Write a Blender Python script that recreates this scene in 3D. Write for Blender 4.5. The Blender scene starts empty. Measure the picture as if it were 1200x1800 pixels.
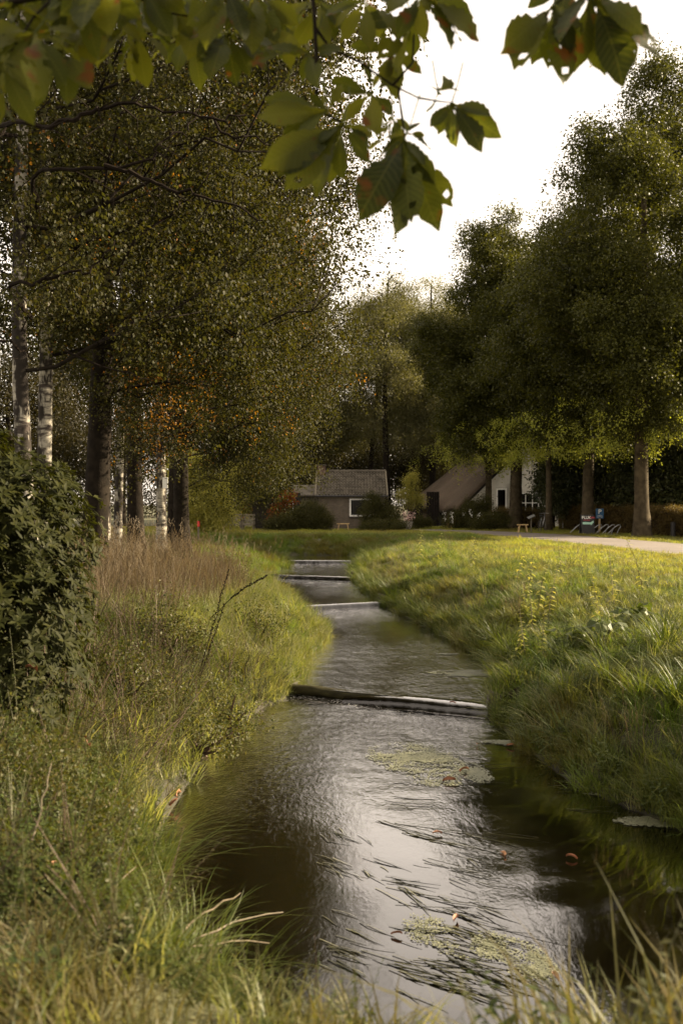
import bpy, math, random
import numpy as np
from mathutils import Vector, Matrix, Euler

R = math.radians
rs = np.random.RandomState(11)
random.seed(5)
sc = bpy.context.scene
COL = sc.collection

# ------------------------------------------------------------------ camera
EYE, F, HY = 1.6, 1750.0, 884.0
cam_d = bpy.data.cameras.new('camera')
cam = bpy.data.objects.new('camera', cam_d); COL.objects.link(cam)
cam.location = (0, 0, EYE); cam.rotation_euler = (R(90), 0, 0)
cam_d.sensor_fit = 'VERTICAL'; cam_d.sensor_height = 36; cam_d.sensor_width = 24
cam_d.lens = 36 * F / 1800
cam_d.shift_y = -16 / 1800
cam_d.clip_start = 0.05; cam_d.clip_end = 3000
cam_d.dof.use_dof = True; cam_d.dof.focus_distance = 13.5; cam_d.dof.aperture_fstop = 2.6
sc.camera = cam

# ------------------------------------------------------------------ sky, sun, exposure
SUN_AZ, SUN_EL = 74, 24           # azimuth to the right of the view direction
world = bpy.data.worlds.new('World'); sc.world = world; world.use_nodes = True
wn = world.node_tree; bg = wn.nodes['Background']
sky = wn.nodes.new('ShaderNodeTexSky'); sky.sky_type = 'NISHITA'; sky.sun_disc = False
sky.sun_elevation = R(SUN_EL); sky.sun_rotation = R(SUN_AZ)
sky.air_density = 1.0; sky.dust_density = 3.0; sky.ozone_density = 1.0
mx = wn.nodes.new('ShaderNodeMix'); mx.data_type = 'RGBA'
mx.inputs[0].default_value = 0.78
mx.inputs[7].default_value = (10.8, 9.3, 7.6, 1)      # thin even cloud veil over the blue
wn.links.new(sky.outputs[0], mx.inputs[6]); wn.links.new(mx.outputs[2], bg.inputs[0])
bg.inputs[1].default_value = 0.05
sd = bpy.data.lights.new('sun', 'SUN'); sun = bpy.data.objects.new('sun', sd); COL.objects.link(sun)
sd.energy = 5.0; sd.angle = R(0.6); sd.color = (1.0, 0.82, 0.56)
dirv = Vector((math.sin(R(SUN_AZ)) * math.cos(R(SUN_EL)), math.cos(R(SUN_AZ)) * math.cos(R(SUN_EL)), math.sin(R(SUN_EL))))
sun.rotation_euler = dirv.to_track_quat('Z', 'Y').to_euler()
sun.location = (30, 10, 30)
sc.view_settings.view_transform = 'Standard'; sc.view_settings.look = 'None'
sc.view_settings.gamma = 1; sc.view_settings.use_curve_mapping = False
sc.view_settings.exposure = 2.1
sc.cycles.max_bounces = 6; sc.cycles.diffuse_bounces = 3; sc.cycles.glossy_bounces = 3
sc.cycles.transmission_bounces = 3; sc.cycles.transparent_max_bounces = 6
sc.cycles.use_denoising = True
sc.cycles.sample_clamp_indirect = 6

# ------------------------------------------------------------------ helpers
def P(x, y, D):                       # a point seen at (x, y) of the photograph, D metres ahead
    return ((x - 600) / F * D, D, EYE - (y - HY) / F * D)

def tag(o, label=None, cat=None, group=None, kind=None):
    if label: o['label'] = label
    if cat: o['category'] = cat
    if group: o['group'] = group
    if kind: o['kind'] = kind
    return o

def empty(name, loc=(0, 0, 0), rz=0.0):
    o = bpy.data.objects.new(name, None); COL.objects.link(o)
    o.location = loc; o.rotation_euler = (0, 0, rz); o.empty_display_size = .2
    return o

def link(name, me, parent=None, loc=None, rot=None):
    o = bpy.data.objects.new(name, me); COL.objects.link(o)
    if parent: o.parent = parent
    if loc is not None: o.location = loc
    if rot is not None: o.rotation_euler = rot
    return o

def np_mesh(name, verts, faces, mats, smooth=False, mi=None):
    """verts (n,3); faces (m,k) int array of one size, or a list of lists"""
    me = bpy.data.meshes.new(name)
    verts = np.asarray(verts, np.float32)
    if isinstance(faces, np.ndarray):
        m, k = faces.shape
        me.vertices.add(len(verts)); me.vertices.foreach_set('co', verts.ravel())
        me.loops.add(m * k); me.polygons.add(m)
        me.loops.foreach_set('vertex_index', faces.astype(np.int32).ravel())
        me.polygons.foreach_set('loop_start', np.arange(0, m * k, k, dtype=np.int32))
        try: me.polygons.foreach_set('loop_total', np.full(m, k, np.int32))
        except Exception: pass
    else:
        me.from_pydata([tuple(map(float, v)) for v in verts], [], faces)
    if not isinstance(mats, (list, tuple)): mats = [mats]
    for mm in mats: me.materials.append(mm)
    if mi is not None: me.polygons.foreach_set('material_index', np.asarray(mi, np.int32))
    if smooth: me.polygons.foreach_set('use_smooth', np.ones(len(me.polygons), bool))
    me.update(calc_edges=True); me.validate()
    return me

class MB:
    """collects boxes, prisms and tubes into one mesh"""
    def __init__(s): s.v = []; s.f = []; s.mi = []; s.cur = 0
    def add(s, v, f):
        o = len(s.v); s.v += [tuple(p) for p in v]; s.f += [[i + o for i in q] for q in f]; s.mi += [s.cur] * len(f)
    def box(s, a, b, M=None, jit=0):
        (x0, y0, z0), (x1, y1, z1) = a, b
        v = [(x0, y0, z0), (x1, y0, z0), (x1, y1, z0), (x0, y1, z0), (x0, y0, z1), (x1, y0, z1), (x1, y1, z1), (x0, y1, z1)]
        if jit: v = [(p[0] + random.uniform(-jit, jit), p[1] + random.uniform(-jit, jit), p[2] + random.uniform(-jit, jit)) for p in v]
        if M is not None: v = [M @ Vector(p) for p in v]
        s.add(v, [[0, 3, 2, 1], [4, 5, 6, 7], [0, 1, 5, 4], [1, 2, 6, 5], [2, 3, 7, 6], [3, 0, 4, 7]])
        return s
    def tube(s, pts, rad, k=6, cap=True):
        pts = [Vector(p) for p in pts]; n = len(pts)
        if not hasattr(rad, '__len__'): rad = [rad] * n
        t0 = (pts[1] - pts[0]).normalized(); u = t0.orthogonal().normalized()
        rings = []
        for i, p in enumerate(pts):
            t = (pts[min(i + 1, n - 1)] - pts[max(i - 1, 0)]).normalized()
            u = (u - t * u.dot(t)).normalized(); w = t.cross(u)
            rings.append([p + (u * math.cos(a) + w * math.sin(a)) * rad[i] for a in [2 * math.pi * j / k for j in range(k)]])
        v = [q for r_ in rings for q in r_]; f = []
        for i in range(n - 1):
            for j in range(k):
                f.append([i * k + j, i * k + (j + 1) % k, (i + 1) * k + (j + 1) % k, (i + 1) * k + j])
        if cap: f.append(list(range(k))[::-1]); f.append([(n - 1) * k + j for j in range(k)])
        s.add(v, f); return s
    def build(s, name, mats, parent=None, smooth=False, loc=None, rot=None):
        me = np_mesh(name, s.v, s.f, mats, mi=s.mi, smooth=smooth)
        return link(name, me, parent, loc, rot)

# ------------------------------------------------------------------ materials
def newmat(name):
    m = bpy.data.materials.new(name); m.use_nodes = True
    nt = m.node_tree; b = nt.nodes['Principled BSDF']
    return m, nt, b

def N(nt, t, **kw):
    n = nt.nodes.new(t)
    for k, v in kw.items(): setattr(n, k, v)
    return n

def ramp(nt, src, stops):
    r = nt.nodes.new('ShaderNodeValToRGB')
    e = r.color_ramp.elements
    while len(e) < len(stops): e.new(0.5)
    for el, (p, c) in zip(e, stops): el.position = p; el.color = (*c, 1)
    nt.links.new(src, r.inputs[0]); return r.outputs[0]

def noise(nt, scale, detail=3, vec=None, rough=.55, out=0, dist=0):
    n = nt.nodes.new('ShaderNodeTexNoise'); n.inputs['Scale'].default_value = scale
    n.inputs['Detail'].default_value = detail; n.inputs['Roughness'].default_value = rough
    n.inputs['Distortion'].default_value = dist
    if vec is not None: nt.links.new(vec, n.inputs['Vector'])
    return n.outputs[out]

def coords(nt, kind='Object', scale=None, rot=None):
    tc = nt.nodes.new('ShaderNodeTexCoord'); o = tc.outputs[kind]
    if scale or rot:
        mp = nt.nodes.new('ShaderNodeMapping'); nt.links.new(o, mp.inputs[0])
        if scale: mp.inputs['Scale'].default_value = scale
        if rot: mp.inputs['Rotation'].default_value = rot
        o = mp.outputs[0]
    return o

def worldpos(nt, scale=None, rot=None):
    g = nt.nodes.new('ShaderNodeNewGeometry'); o = g.outputs['Position']
    if scale or rot:
        mp = nt.nodes.new('ShaderNodeMapping'); nt.links.new(o, mp.inputs[0])
        if scale: mp.inputs['Scale'].default_value = scale
        if rot: mp.inputs['Rotation'].default_value = rot
        o = mp.outputs[0]
    return o

def mathn(nt, op, a, b=None, clamp=False):
    n = nt.nodes.new('ShaderNodeMath'); n.operation = op; n.use_clamp = clamp
    for i, q in enumerate((a, b)):
        if q is None: continue
        if isinstance(q, (int, float)): n.inputs[i].default_value = q
        else: nt.links.new(q, n.inputs[i])
    return n.outputs[0]

def mixc(nt, fac, a, b, mode='MIX'):
    n = nt.nodes.new('ShaderNodeMix'); n.data_type = 'RGBA'; n.blend_type = mode
    for i, q in ((0, fac), (6, a), (7, b)):
        if isinstance(q, (int, float)): n.inputs[i].default_value = q
        elif isinstance(q, tuple): n.inputs[i].default_value = (*q, 1)
        else: nt.links.new(q, n.inputs[i])
    return n.outputs[2]

def bump(nt, b, h, strength=.4, dist=.01):
    n = nt.nodes.new('ShaderNodeBump'); n.inputs['Strength'].default_value = strength
    n.inputs['Distance'].default_value = dist
    nt.links.new(h, n.inputs['Height']); nt.links.new(n.outputs[0], b.inputs['Normal']); return n

def plain(name, col, rough=.6, var=.25, scale=8, bmp=.3, metal=0, spec=.4):
    m, nt, b = newmat(name); v = coords(nt)
    n = noise(nt, scale, 4, v)
    c = ramp(nt, n, [(.3, tuple(x * (1 - var) for x in col)), (.7, tuple(min(1, x * (1 + var)) for x in col))])
    nt.links.new(c, b.inputs['Base Color']); b.inputs['Roughness'].default_value = rough
    b.inputs['Metallic'].default_value = metal; b.inputs['Specular IOR Level'].default_value = spec
    if bmp: bump(nt, b, noise(nt, scale * 5, 4, v), bmp, .01)
    return m

def leafmat(name, stops, trans=.35, rough=.45, patch=None, pscale=.6, spec=.16, tcol=None):
    """stops: colours spread over single leaves at random; patch: a second colour in drifts over the ground"""
    m, nt, b = newmat(name)
    g = N(nt, 'ShaderNodeNewGeometry'); oi = N(nt, 'ShaderNodeObjectInfo')
    a = mathn(nt, 'MULTIPLY', g.outputs['Random Per Island'], .65)
    r2 = mathn(nt, 'MULTIPLY', oi.outputs['Random'], .35)
    f = mathn(nt, 'ADD', a, r2)
    c = ramp(nt, f, [(i / (len(stops) - 1) * .8 + .1, s) for i, s in enumerate(stops)])
    if patch:
        nz = noise(nt, pscale, 3, worldpos(nt))
        nf = ramp(nt, nz, [(.42, (0, 0, 0)), (.62, (1, 1, 1))])
        c = mixc(nt, nf, c, patch)
    nt.links.new(c, b.inputs['Base Color']); b.inputs['Roughness'].default_value = rough
    b.inputs['Specular IOR Level'].default_value = spec
    out = nt.nodes['Material Output']
    tr = N(nt, 'ShaderNodeBsdfTranslucent')
    tc = mixc(nt, 1.0, c, tcol or (1.5, 1.45, .55), 'MULTIPLY')
    nt.links.new(tc, tr.inputs[0])
    ms = N(nt, 'ShaderNodeMixShader'); ms.inputs[0].default_value = trans
    nt.links.new(b.outputs[0], ms.inputs[1]); nt.links.new(tr.outputs[0], ms.inputs[2])
    nt.links.new(ms.outputs[0], out.inputs[0])
    return m

M = {}
M['birch_leaf'] = leafmat('birch_leaf', [(0.015, 0.016, 0.004), (0.025, 0.026, 0.007), (0.035, 0.034, 0.010), (0.030, 0.024, 0.007)], .4, .6, spec=.12)
M['gold_leaf'] = leafmat('gold_leaf', [(0.176, 0.075, 0.012), (0.218, 0.103, 0.016), (0.130, 0.057, 0.012)], .45, .5)
M['row_leaf'] = leafmat('row_leaf', [(0.029, 0.031, 0.004), (0.044, 0.048, 0.010), (0.068, 0.067, 0.012)], .38, .45)
M['hazed_leaf'] = leafmat('hazed_leaf', [(0.069, 0.069, 0.031), (0.098, 0.095, 0.044), (0.118, 0.111, 0.050)], .35, .5)  # distance haze is put into this pale grey-green
M['far_leaf'] = leafmat('far_leaf', [(0.017, 0.017, 0.006), (0.025, 0.021, 0.008), (0.034, 0.028, 0.009)], .35, .55)
M['bright_leaf'] = leafmat('bright_leaf', [(0.201, 0.211, 0.049), (0.294, 0.279, 0.073), (0.369, 0.337, 0.099)], .45, .5)  # backlight on the bushes under the birches is put into this pale colour
M['shrub_leaf'] = leafmat('shrub_leaf', [(0.026, 0.028, 0.008), (0.047, 0.048, 0.013), (0.074, 0.067, 0.021)], .35, .5)
M['rhodo_leaf'] = leafmat('rhodo_leaf', [(0.011, 0.013, 0.002), (0.017, 0.020, 0.004), (0.028, 0.029, 0.005)], .25, .6, spec=.08)
M['copper_leaf'] = leafmat('copper_leaf', [(0.181, 0.041, 0.010), (0.227, 0.070, 0.017), (0.113, 0.025, 0.010)], .4, .5)
M['hedge_leaf'] = leafmat('hedge_leaf', [(0.064, 0.041, 0.016), (0.091, 0.070, 0.022), (0.136, 0.083, 0.032)], .3, .55)
M['laurel_leaf'] = leafmat('laurel_leaf', [(0.022, 0.031, 0.010), (0.039, 0.043, 0.017), (0.063, 0.065, 0.027)], .2, .35)
M['lawn'] = leafmat('lawn', [(0.155, 0.179, 0.032), (0.230, 0.244, 0.046), (0.320, 0.311, 0.074)], .45, .5, (.19, .165, .05), .25)
M['bank_grass'] = leafmat('bank_grass', [(0.048, 0.084, 0.013), (0.074, 0.121, 0.019), (0.116, 0.167, 0.032), (0.165, 0.191, 0.065)], .42, .45, (.11, .10, .03), .5)
M['fresh_grass'] = leafmat('fresh_grass', [(0.101, 0.116, 0.043), (0.152, 0.163, 0.069), (0.228, 0.210, 0.128)], .45, .45)
M['sedge'] = leafmat('sedge', [(0.040, 0.057, 0.012), (0.065, 0.082, 0.016), (0.105, 0.118, 0.030)], .35, .5, spec=.2)
M['straw'] = leafmat('straw', [(0.076, 0.056, 0.032), (0.107, 0.084, 0.054), (0.056, 0.038, 0.021)], .35, .6, tcol=(1.2, 1.1, .8))
M['weed_leaf'] = leafmat('weed_leaf', [(0.028, 0.035, 0.009), (0.042, 0.049, 0.013), (0.064, 0.063, 0.021), (0.077, 0.063, 0.024)], .38, .5)
M['near_grass'] = leafmat('near_grass', [(.038, .045, .012), (.062, .068, .02), (.10, .095, .035), (.15, .12, .05)], .4, .5, (.075, .06, .022), .9)
M['green_weed'] = leafmat('green_weed', [(0.033, 0.048, 0.011), (0.052, 0.071, 0.015), (0.081, 0.095, 0.024)], .4, .5, spec=.25)
M['skirt_glow_leaf'] = leafmat('skirt_glow_leaf', [(0.176, 0.199, 0.036), (0.254, 0.279, 0.049), (0.332, 0.329, 0.070)], .5, .5, spec=.25)  # sunlit glow at the foot of the crowns, put into a brighter leaf colour
M['nettle_leaf'] = leafmat('nettle_leaf', [(0.168, 0.189, 0.040), (0.246, 0.246, 0.061), (0.338, 0.306, 0.102)], .4, .5)
M['red_stem'] = plain('red_stem', (.055, .030, .018), .7)
M['weed_stem'] = plain('weed_stem', (.07, .07, .03), .7)
M['dry_stem'] = plain('dry_stem', (.10, .078, .046), .7)
M['twig'] = plain('twig', (.012, .009, .007), .95, spec=.04)
M['bark'] = plain('bark', (.014, .011, .008), .95, .5, 6, .9, spec=.08)
M['road_bark'] = plain('road_bark', (.055, .043, .026), .95, .55, 3.2, .9, spec=.1)

def birch_bark():
    m, nt, b = newmat('birch_bark')
    v = coords(nt, 'Object', (2.2, 2.2, 9)); n1 = noise(nt, 1.4, 5, v, .65)
    v2 = coords(nt, 'Object', (3, 3, 1.2)); n2 = noise(nt, 1.3, 4, v2, .6)
    c1 = ramp(nt, n1, [(.40, (.05, .04, .035)), (.50, (.26, .24, .20)), (.75, (.42, .39, .33))])
    f = ramp(nt, n2, [(.47, (0, 0, 0)), (.53, (1, 1, 1))])
    c = mixc(nt, f, c1, (.022, .018, .015))
    nt.links.new(c, b.inputs['Base Color']); b.inputs['Roughness'].default_value = .85; b.inputs['Specular IOR Level'].default_value = .15
    bump(nt, b, n1, .5, .02); return m
M['birch_bark'] = birch_bark()

def soil_mat():
    m, nt, b = newmat('soil'); v = worldpos(nt)
    n = noise(nt, .45, 5, v); n2 = noise(nt, 14, 5, v)
    c = ramp(nt, n, [(.35, (.045, .05, .018)), (.55, (.07, .075, .022)), (.7, (.10, .09, .035))])
    c = mixc(nt, .4, c, ramp(nt, n2, [(.3, (.03, .022, .013)), (.7, (.12, .11, .05))]))
    # bare dark mud below the grass line along the stream
    sep = N(nt, 'ShaderNodeSeparateXYZ'); nt.links.new(v, sep.inputs[0])
    f = mathn(nt, 'MULTIPLY', mathn(nt, 'SUBTRACT', -.45, sep.outputs[2]), 4, True)
    c = mixc(nt, f, c, (.022, .020, .009))
    nt.links.new(c, b.inputs['Base Color']); b.inputs['Roughness'].default_value = .95
    bump(nt, b, n2, .8, .04); return m
M['soil'] = soil_mat()

def asphalt():
    m, nt, b = newmat('path_asphalt'); v = worldpos(nt)
    n = noise(nt, 60, 3, v); n2 = noise(nt, .6, 4, v)
    c = mixc(nt, .5, ramp(nt, n, [(.3, (.10, .083, .07)), (.7, (.19, .16, .138))]), ramp(nt, n2, [(.35, (.08, .067, .058)), (.65, (.16, .135, .115))]))
    nt.links.new(c, b.inputs['Base Color']); b.inputs['Roughness'].default_value = .85
    bump(nt, b, n, .5, .006); return m
M['asphalt'] = asphalt()

def water_mat(name, foam=.0, bstr=.6):
    m, nt, b = newmat(name)
    out = nt.nodes['Material Output']; nt.nodes.remove(b)
    # ripples: slow swell, cross chop and streaks drawn out along the current
    v = worldpos(nt, (1.0, .55, 1), (0, 0, R(-14)))
    a1 = noise(nt, 4.5, 3, v, .55, dist=.6); a2 = noise(nt, 15, 4, v, .6, dist=.8); a3 = noise(nt, 42, 3, v, .6)
    # how lively the surface is varies in drifts
    dr = ramp(nt, noise(nt, .55, 3, worldpos(nt, (1, .35, 1), (0, 0, R(-10)))), [(.36, (.12, .12, .12)), (.60, (1, 1, 1))])
    at = N(nt, 'ShaderNodeAttribute'); at.attribute_name = 'lively'
    live = mathn(nt, 'MULTIPLY', mathn(nt, 'ADD', mathn(nt, 'MULTIPLY', dr, .5), .1), at.outputs['Fac'])
    h = mathn(nt, 'ADD', mathn(nt, 'MULTIPLY', a1, .6), mathn(nt, 'ADD', mathn(nt, 'MULTIPLY', a2, .5), mathn(nt, 'MULTIPLY', a3, .26)))
    h = mathn(nt, 'MULTIPLY', h, live)
    bp = N(nt, 'ShaderNodeBump'); bp.inputs['Strength'].default_value = bstr * 1.4; bp.inputs['Distance'].default_value = .07
    nt.links.new(h, bp.inputs['Height'])
    fr = N(nt, 'ShaderNodeFresnel'); fr.inputs[0].default_value = 1.36; nt.links.new(bp.outputs[0], fr.inputs[1])
    gl = N(nt, 'ShaderNodeBsdfGlossy'); gl.inputs['Roughness'].default_value = .02; nt.links.new(bp.outputs[0], gl.inputs['Normal'])
    gl.inputs[0].default_value = (.96, .95, .95, 1)
    tr = N(nt, 'ShaderNodeBsdfTransparent'); tr.inputs[0].default_value = (.13, .075, .03, 1)
    mu = N(nt, 'ShaderNodeBsdfDiffuse'); mu.inputs[0].default_value = (.003, .002, .001, 1)
    m0 = N(nt, 'ShaderNodeMixShader'); m0.inputs[0].default_value = .5
    nt.links.new(tr.outputs[0], m0.inputs[1]); nt.links.new(mu.outputs[0], m0.inputs[2])
    m1 = N(nt, 'ShaderNodeMixShader'); nt.links.new(mathn(nt, 'MULTIPLY', fr.outputs[0], 2.5, True), m1.inputs[0])
    nt.links.new(m0.outputs[0], m1.inputs[1]); nt.links.new(gl.outputs[0], m1.inputs[2])
    last = m1
    # foam flecks below the weirs
    fo = N(nt, 'ShaderNodeAttribute'); fo.attribute_name = 'foam'
    nf = noise(nt, 48, 5, worldpos(nt, (1, .5, .6)), .7, dist=.5)
    ff = mathn(nt, 'MULTIPLY', mathn(nt, 'SUBTRACT', mathn(nt, 'ADD', nf, mathn(nt, 'MULTIPLY', fo.outputs['Fac'], .25)), .70), 9, True)
    df = N(nt, 'ShaderNodeBsdfDiffuse'); df.inputs[0].default_value = (.62, .60, .56, 1)
    m2 = N(nt, 'ShaderNodeMixShader'); nt.links.new(mathn(nt, 'MULTIPLY', ff, .75), m2.inputs[0])
    nt.links.new(last.outputs[0], m2.inputs[1]); nt.links.new(df.outputs[0], m2.inputs[2])
    nt.links.new(m2.outputs[0], out.inputs[0])
    return m
M['water'] = water_mat('stream_water')

def wood(name, c1, c2, scale=(3, 3, 30), rough=.8):
    m, nt, b = newmat(name); v = coords(nt, 'Object', scale); n = noise(nt, 1.5, 5, v, .6)
    nt.links.new(ramp(nt, n, [(.3, c1), (.7, c2)]), b.inputs['Base Color'])
    b.inputs['Roughness'].default_value = rough; b.inputs['Specular IOR Level'].default_value = .12; bump(nt, b, n, .5, .01); return m
M['wet_log'] = wood('wet_log', (.008, .007, .003), (.030, .027, .010), (4, 12, 12), .75)
M['black_board'] = wood('black_board', (.010, .008, .007), (.025, .02, .018), (12, 12, 2))
M['pale_wood'] = wood('pale_wood', (.40, .27, .13), (.55, .40, .20), (3, 20, 20))
M['grey_wood'] = wood('grey_wood', (.10, .085, .06), (.19, .165, .125), (15, 15, 2))
M['stone'] = plain('old_stone', (.06, .05, .04), .9, .4, 9, .9)

def thatch():
    m, nt, b = newmat('thatch'); v = coords(nt, 'Object', (14, 14, 4)); n = noise(nt, 3, 6, v, .7)
    n2 = noise(nt, .7, 4, coords(nt))
    c = mixc(nt, .5, ramp(nt, n, [(.3, (.06, .042, .027)), (.7, (.135, .097, .063))]), ramp(nt, n2, [(.3, (.06, .042, .027)), (.7, (.125, .09, .06))]))
    nt.links.new(c, b.inputs['Base Color']); b.inputs['Roughness'].default_value = .95; bump(nt, b, n, .9, .05); return m
M['thatch'] = thatch()

def brick(name, c1, c2, mortar, scale=1.0):
    m, nt, b = newmat(name)
    tc = N(nt, 'ShaderNodeTexCoord'); sp = N(nt, 'ShaderNodeSeparateXYZ'); nt.links.new(tc.outputs['Object'], sp.inputs[0])
    cb = N(nt, 'ShaderNodeCombineXYZ'); nt.links.new(mathn(nt, 'ADD', sp.outputs[0], sp.outputs[1]), cb.inputs[0]); nt.links.new(sp.outputs[2], cb.inputs[1])
    br = N(nt, 'ShaderNodeTexBrick'); nt.links.new(cb.outputs[0], br.inputs[0])
    br.inputs['Color1'].default_value = (*c1, 1); br.inputs['Color2'].default_value = (*c2, 1); br.inputs['Mortar'].default_value = (*mortar, 1)
    br.inputs['Scale'].default_value = 1; br.inputs['Brick Width'].default_value = .22; br.inputs['Row Height'].default_value = .07; br.inputs['Mortar Size'].default_value = .008
    n = noise(nt, 2.5, 5, tc.outputs['Object'])
    c = mixc(nt, .6, br.outputs[0], ramp(nt, n, [(.3, (.35, .35, .35)), (.7, (1, 1, 1))]), 'MULTIPLY')
    nt.links.new(c, b.inputs['Base Color']); b.inputs['Roughness'].default_value = .9; bump(nt, b, br.outputs[1], -.4, .01); return m
M['brick'] = brick('grey_brown_brick', (.15, .115, .08), (.11, .085, .06), (.14, .125, .10))
M['red_brick'] = brick('brown_brick', (.16, .085, .055), (.12, .065, .045), (.16, .14, .12))
M['tile'] = plain('roof_tile', (.085, .074, .058), .85, .45, 2.2, .5, spec=.15)
M['white'] = plain('white_paint', (.78, .77, .73), .6, .08, 3, .15)
M['render_white'] = plain('white_render', (.50, .48, .43), .8, .12, 2, .3)
M['glass'] = plain('dark_glass', (.010, .010, .009), .12, .1, 2, 0, spec=.12)
M['dark'] = plain('dark_interior', (.012, .010, .009), .9, .2, 2, 0)
M['metal'] = plain('grey_metal', (.30, .30, .30), .4, .1, 20, .1, .8)
M['sign_black'] = plain('sign_black', (.02, .018, .018), .6, .2, 6, .1)
M['sign_blue'] = plain('sign_blue', (.02, .10, .22), .5, .1, 6, .1)
M['ink_white'] = plain('ink_white', (.75, .74, .68), .6, .05, 6, 0)
M['ink_red'] = plain('ink_red', (.42, .05, .07), .6, .05, 6, 0)
M['ink_mint'] = plain('ink_mint', (.36, .58, .47), .6, .05, 6, 0)
M['blossom'] = leafmat('blossom', [(.6, .35, .35), (.75, .62, .58), (.7, .45, .4)], .3, .6, tcol=(1, .9, .85))
M['white_blossom'] = leafmat('white_blossom', [(.6, .6, .55), (.75, .74, .68)], .3, .6, tcol=(1, 1, .9))
M['terracotta'] = plain('grey_stoneware', (.40, .37, .33), .8, .2, 4, .2)
M['red_plastic'] = plain('red_plastic', (.5, .03, .02), .4, .05, 4, 0)

def scum_mat():
    m, nt, b = newmat('algae_scum'); v = worldpos(nt)
    g = N(nt, 'ShaderNodeNewGeometry'); n = noise(nt, 5, 4, v)
    f = mathn(nt, 'ADD', mathn(nt, 'MULTIPLY', g.outputs['Random Per Island'], .4), mathn(nt, 'MULTIPLY', n, .6))
    nt.links.new(ramp(nt, f, [(.25, (.06, .065, .035)), (.5, (.12, .125, .075)), (.75, (.19, .19, .12))]), b.inputs['Base Color'])
    b.inputs['Roughness'].default_value = .45; b.inputs['Specular IOR Level'].default_value = .5
    return m
M['scum'] = scum_mat()
M['ribbon'] = leafmat('ribbon', [(.015, .018, .008), (.04, .042, .022), (.10, .10, .06), (.19, .185, .13)], .05, .3, spec=.4)

def chestnut_leaf_mat():
    m, nt, b = newmat('chestnut_leaf')
    oi = N(nt, 'ShaderNodeObjectInfo'); v = coords(nt)      # leaflet runs along +Y
    sp = N(nt, 'ShaderNodeSeparateXYZ'); nt.links.new(v, sp.inputs[0])
    ax = mathn(nt, 'ABSOLUTE', sp.outputs[0])
    # side veins leave the midrib at about 50 degrees
    ph = mathn(nt, 'MULTIPLY', mathn(nt, 'SUBTRACT', sp.outputs[1], mathn(nt, 'MULTIPLY', ax, .9)), 2 * math.pi / .0158)
    vein = mathn(nt, 'POWER', mathn(nt, 'ADD', mathn(nt, 'MULTIPLY', mathn(nt, 'COSINE', ph), .5), .5), 6)
    mid = mathn(nt, 'SUBTRACT', 1, mathn(nt, 'MULTIPLY', ax, 380), True)
    vv = mathn(nt, 'MAXIMUM', mathn(nt, 'MULTIPLY', vein, .5), mid)
    base = ramp(nt, oi.outputs['Random'], [(.1, (.024, .031, .007)), (.5, (.042, .052, .010)), (.9, (.078, .085, .015))])
    base = mixc(nt, mathn(nt, 'MULTIPLY', vv, .55), base, (.10, .105, .03))
    # brown blotches of leaf blight, and speckles
    off = N(nt, 'ShaderNodeVectorMath', operation='ADD'); nt.links.new(v, off.inputs[0])
    cx = N(nt, 'ShaderNodeCombineXYZ'); nt.links.new(mathn(nt, 'MULTIPLY', oi.outputs['Random'], 40), cx.inputs[0]); nt.links.new(cx.outputs[0], off.inputs[1])
    nb = noise(nt, 9, 4, off.outputs[0], .5); fb = ramp(nt, nb, [(.62, (0, 0, 0)), (.68, (1, 1, 1))])
    base = mixc(nt, fb, base, (.085, .035, .012))
    nsp = noise(nt, 90, 2, off.outputs[0], .5); fs = ramp(nt, nsp, [(.70, (0, 0, 0)), (.74, (1, 1, 1))])
    base = mixc(nt, mathn(nt, 'MULTIPLY', fs, .8), base, (.10, .04, .015))
    nt.links.new(base, b.inputs['Base Color']); b.inputs['Roughness'].default_value = .6; b.inputs['Specular IOR Level'].default_value = .2
    bump(nt, b, vein, .5, .002)
    tr = N(nt, 'ShaderNodeBsdfTranslucent'); nt.links.new(mixc(nt, 1.0, base, (3.1, 2.8, .8), 'MULTIPLY'), tr.inputs[0])
    ms = N(nt, 'ShaderNodeMixShader'); ms.inputs[0].default_value = .5
    nt.links.new(b.outputs[0], ms.inputs[1]); nt.links.new(tr.outputs[0], ms.inputs[2])
    nt.links.new(ms.outputs[0], nt.nodes['Material Output'].inputs[0])
    return m
M['chestnut'] = chestnut_leaf_mat()
M['fallen'] = plain('fallen_leaf', (.17, .065, .025), .5, .5, 40, .3)
M['fallen_pale'] = plain('fallen_leaf_pale', (.34, .17, .08), .6, .4, 30, .3)

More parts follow.
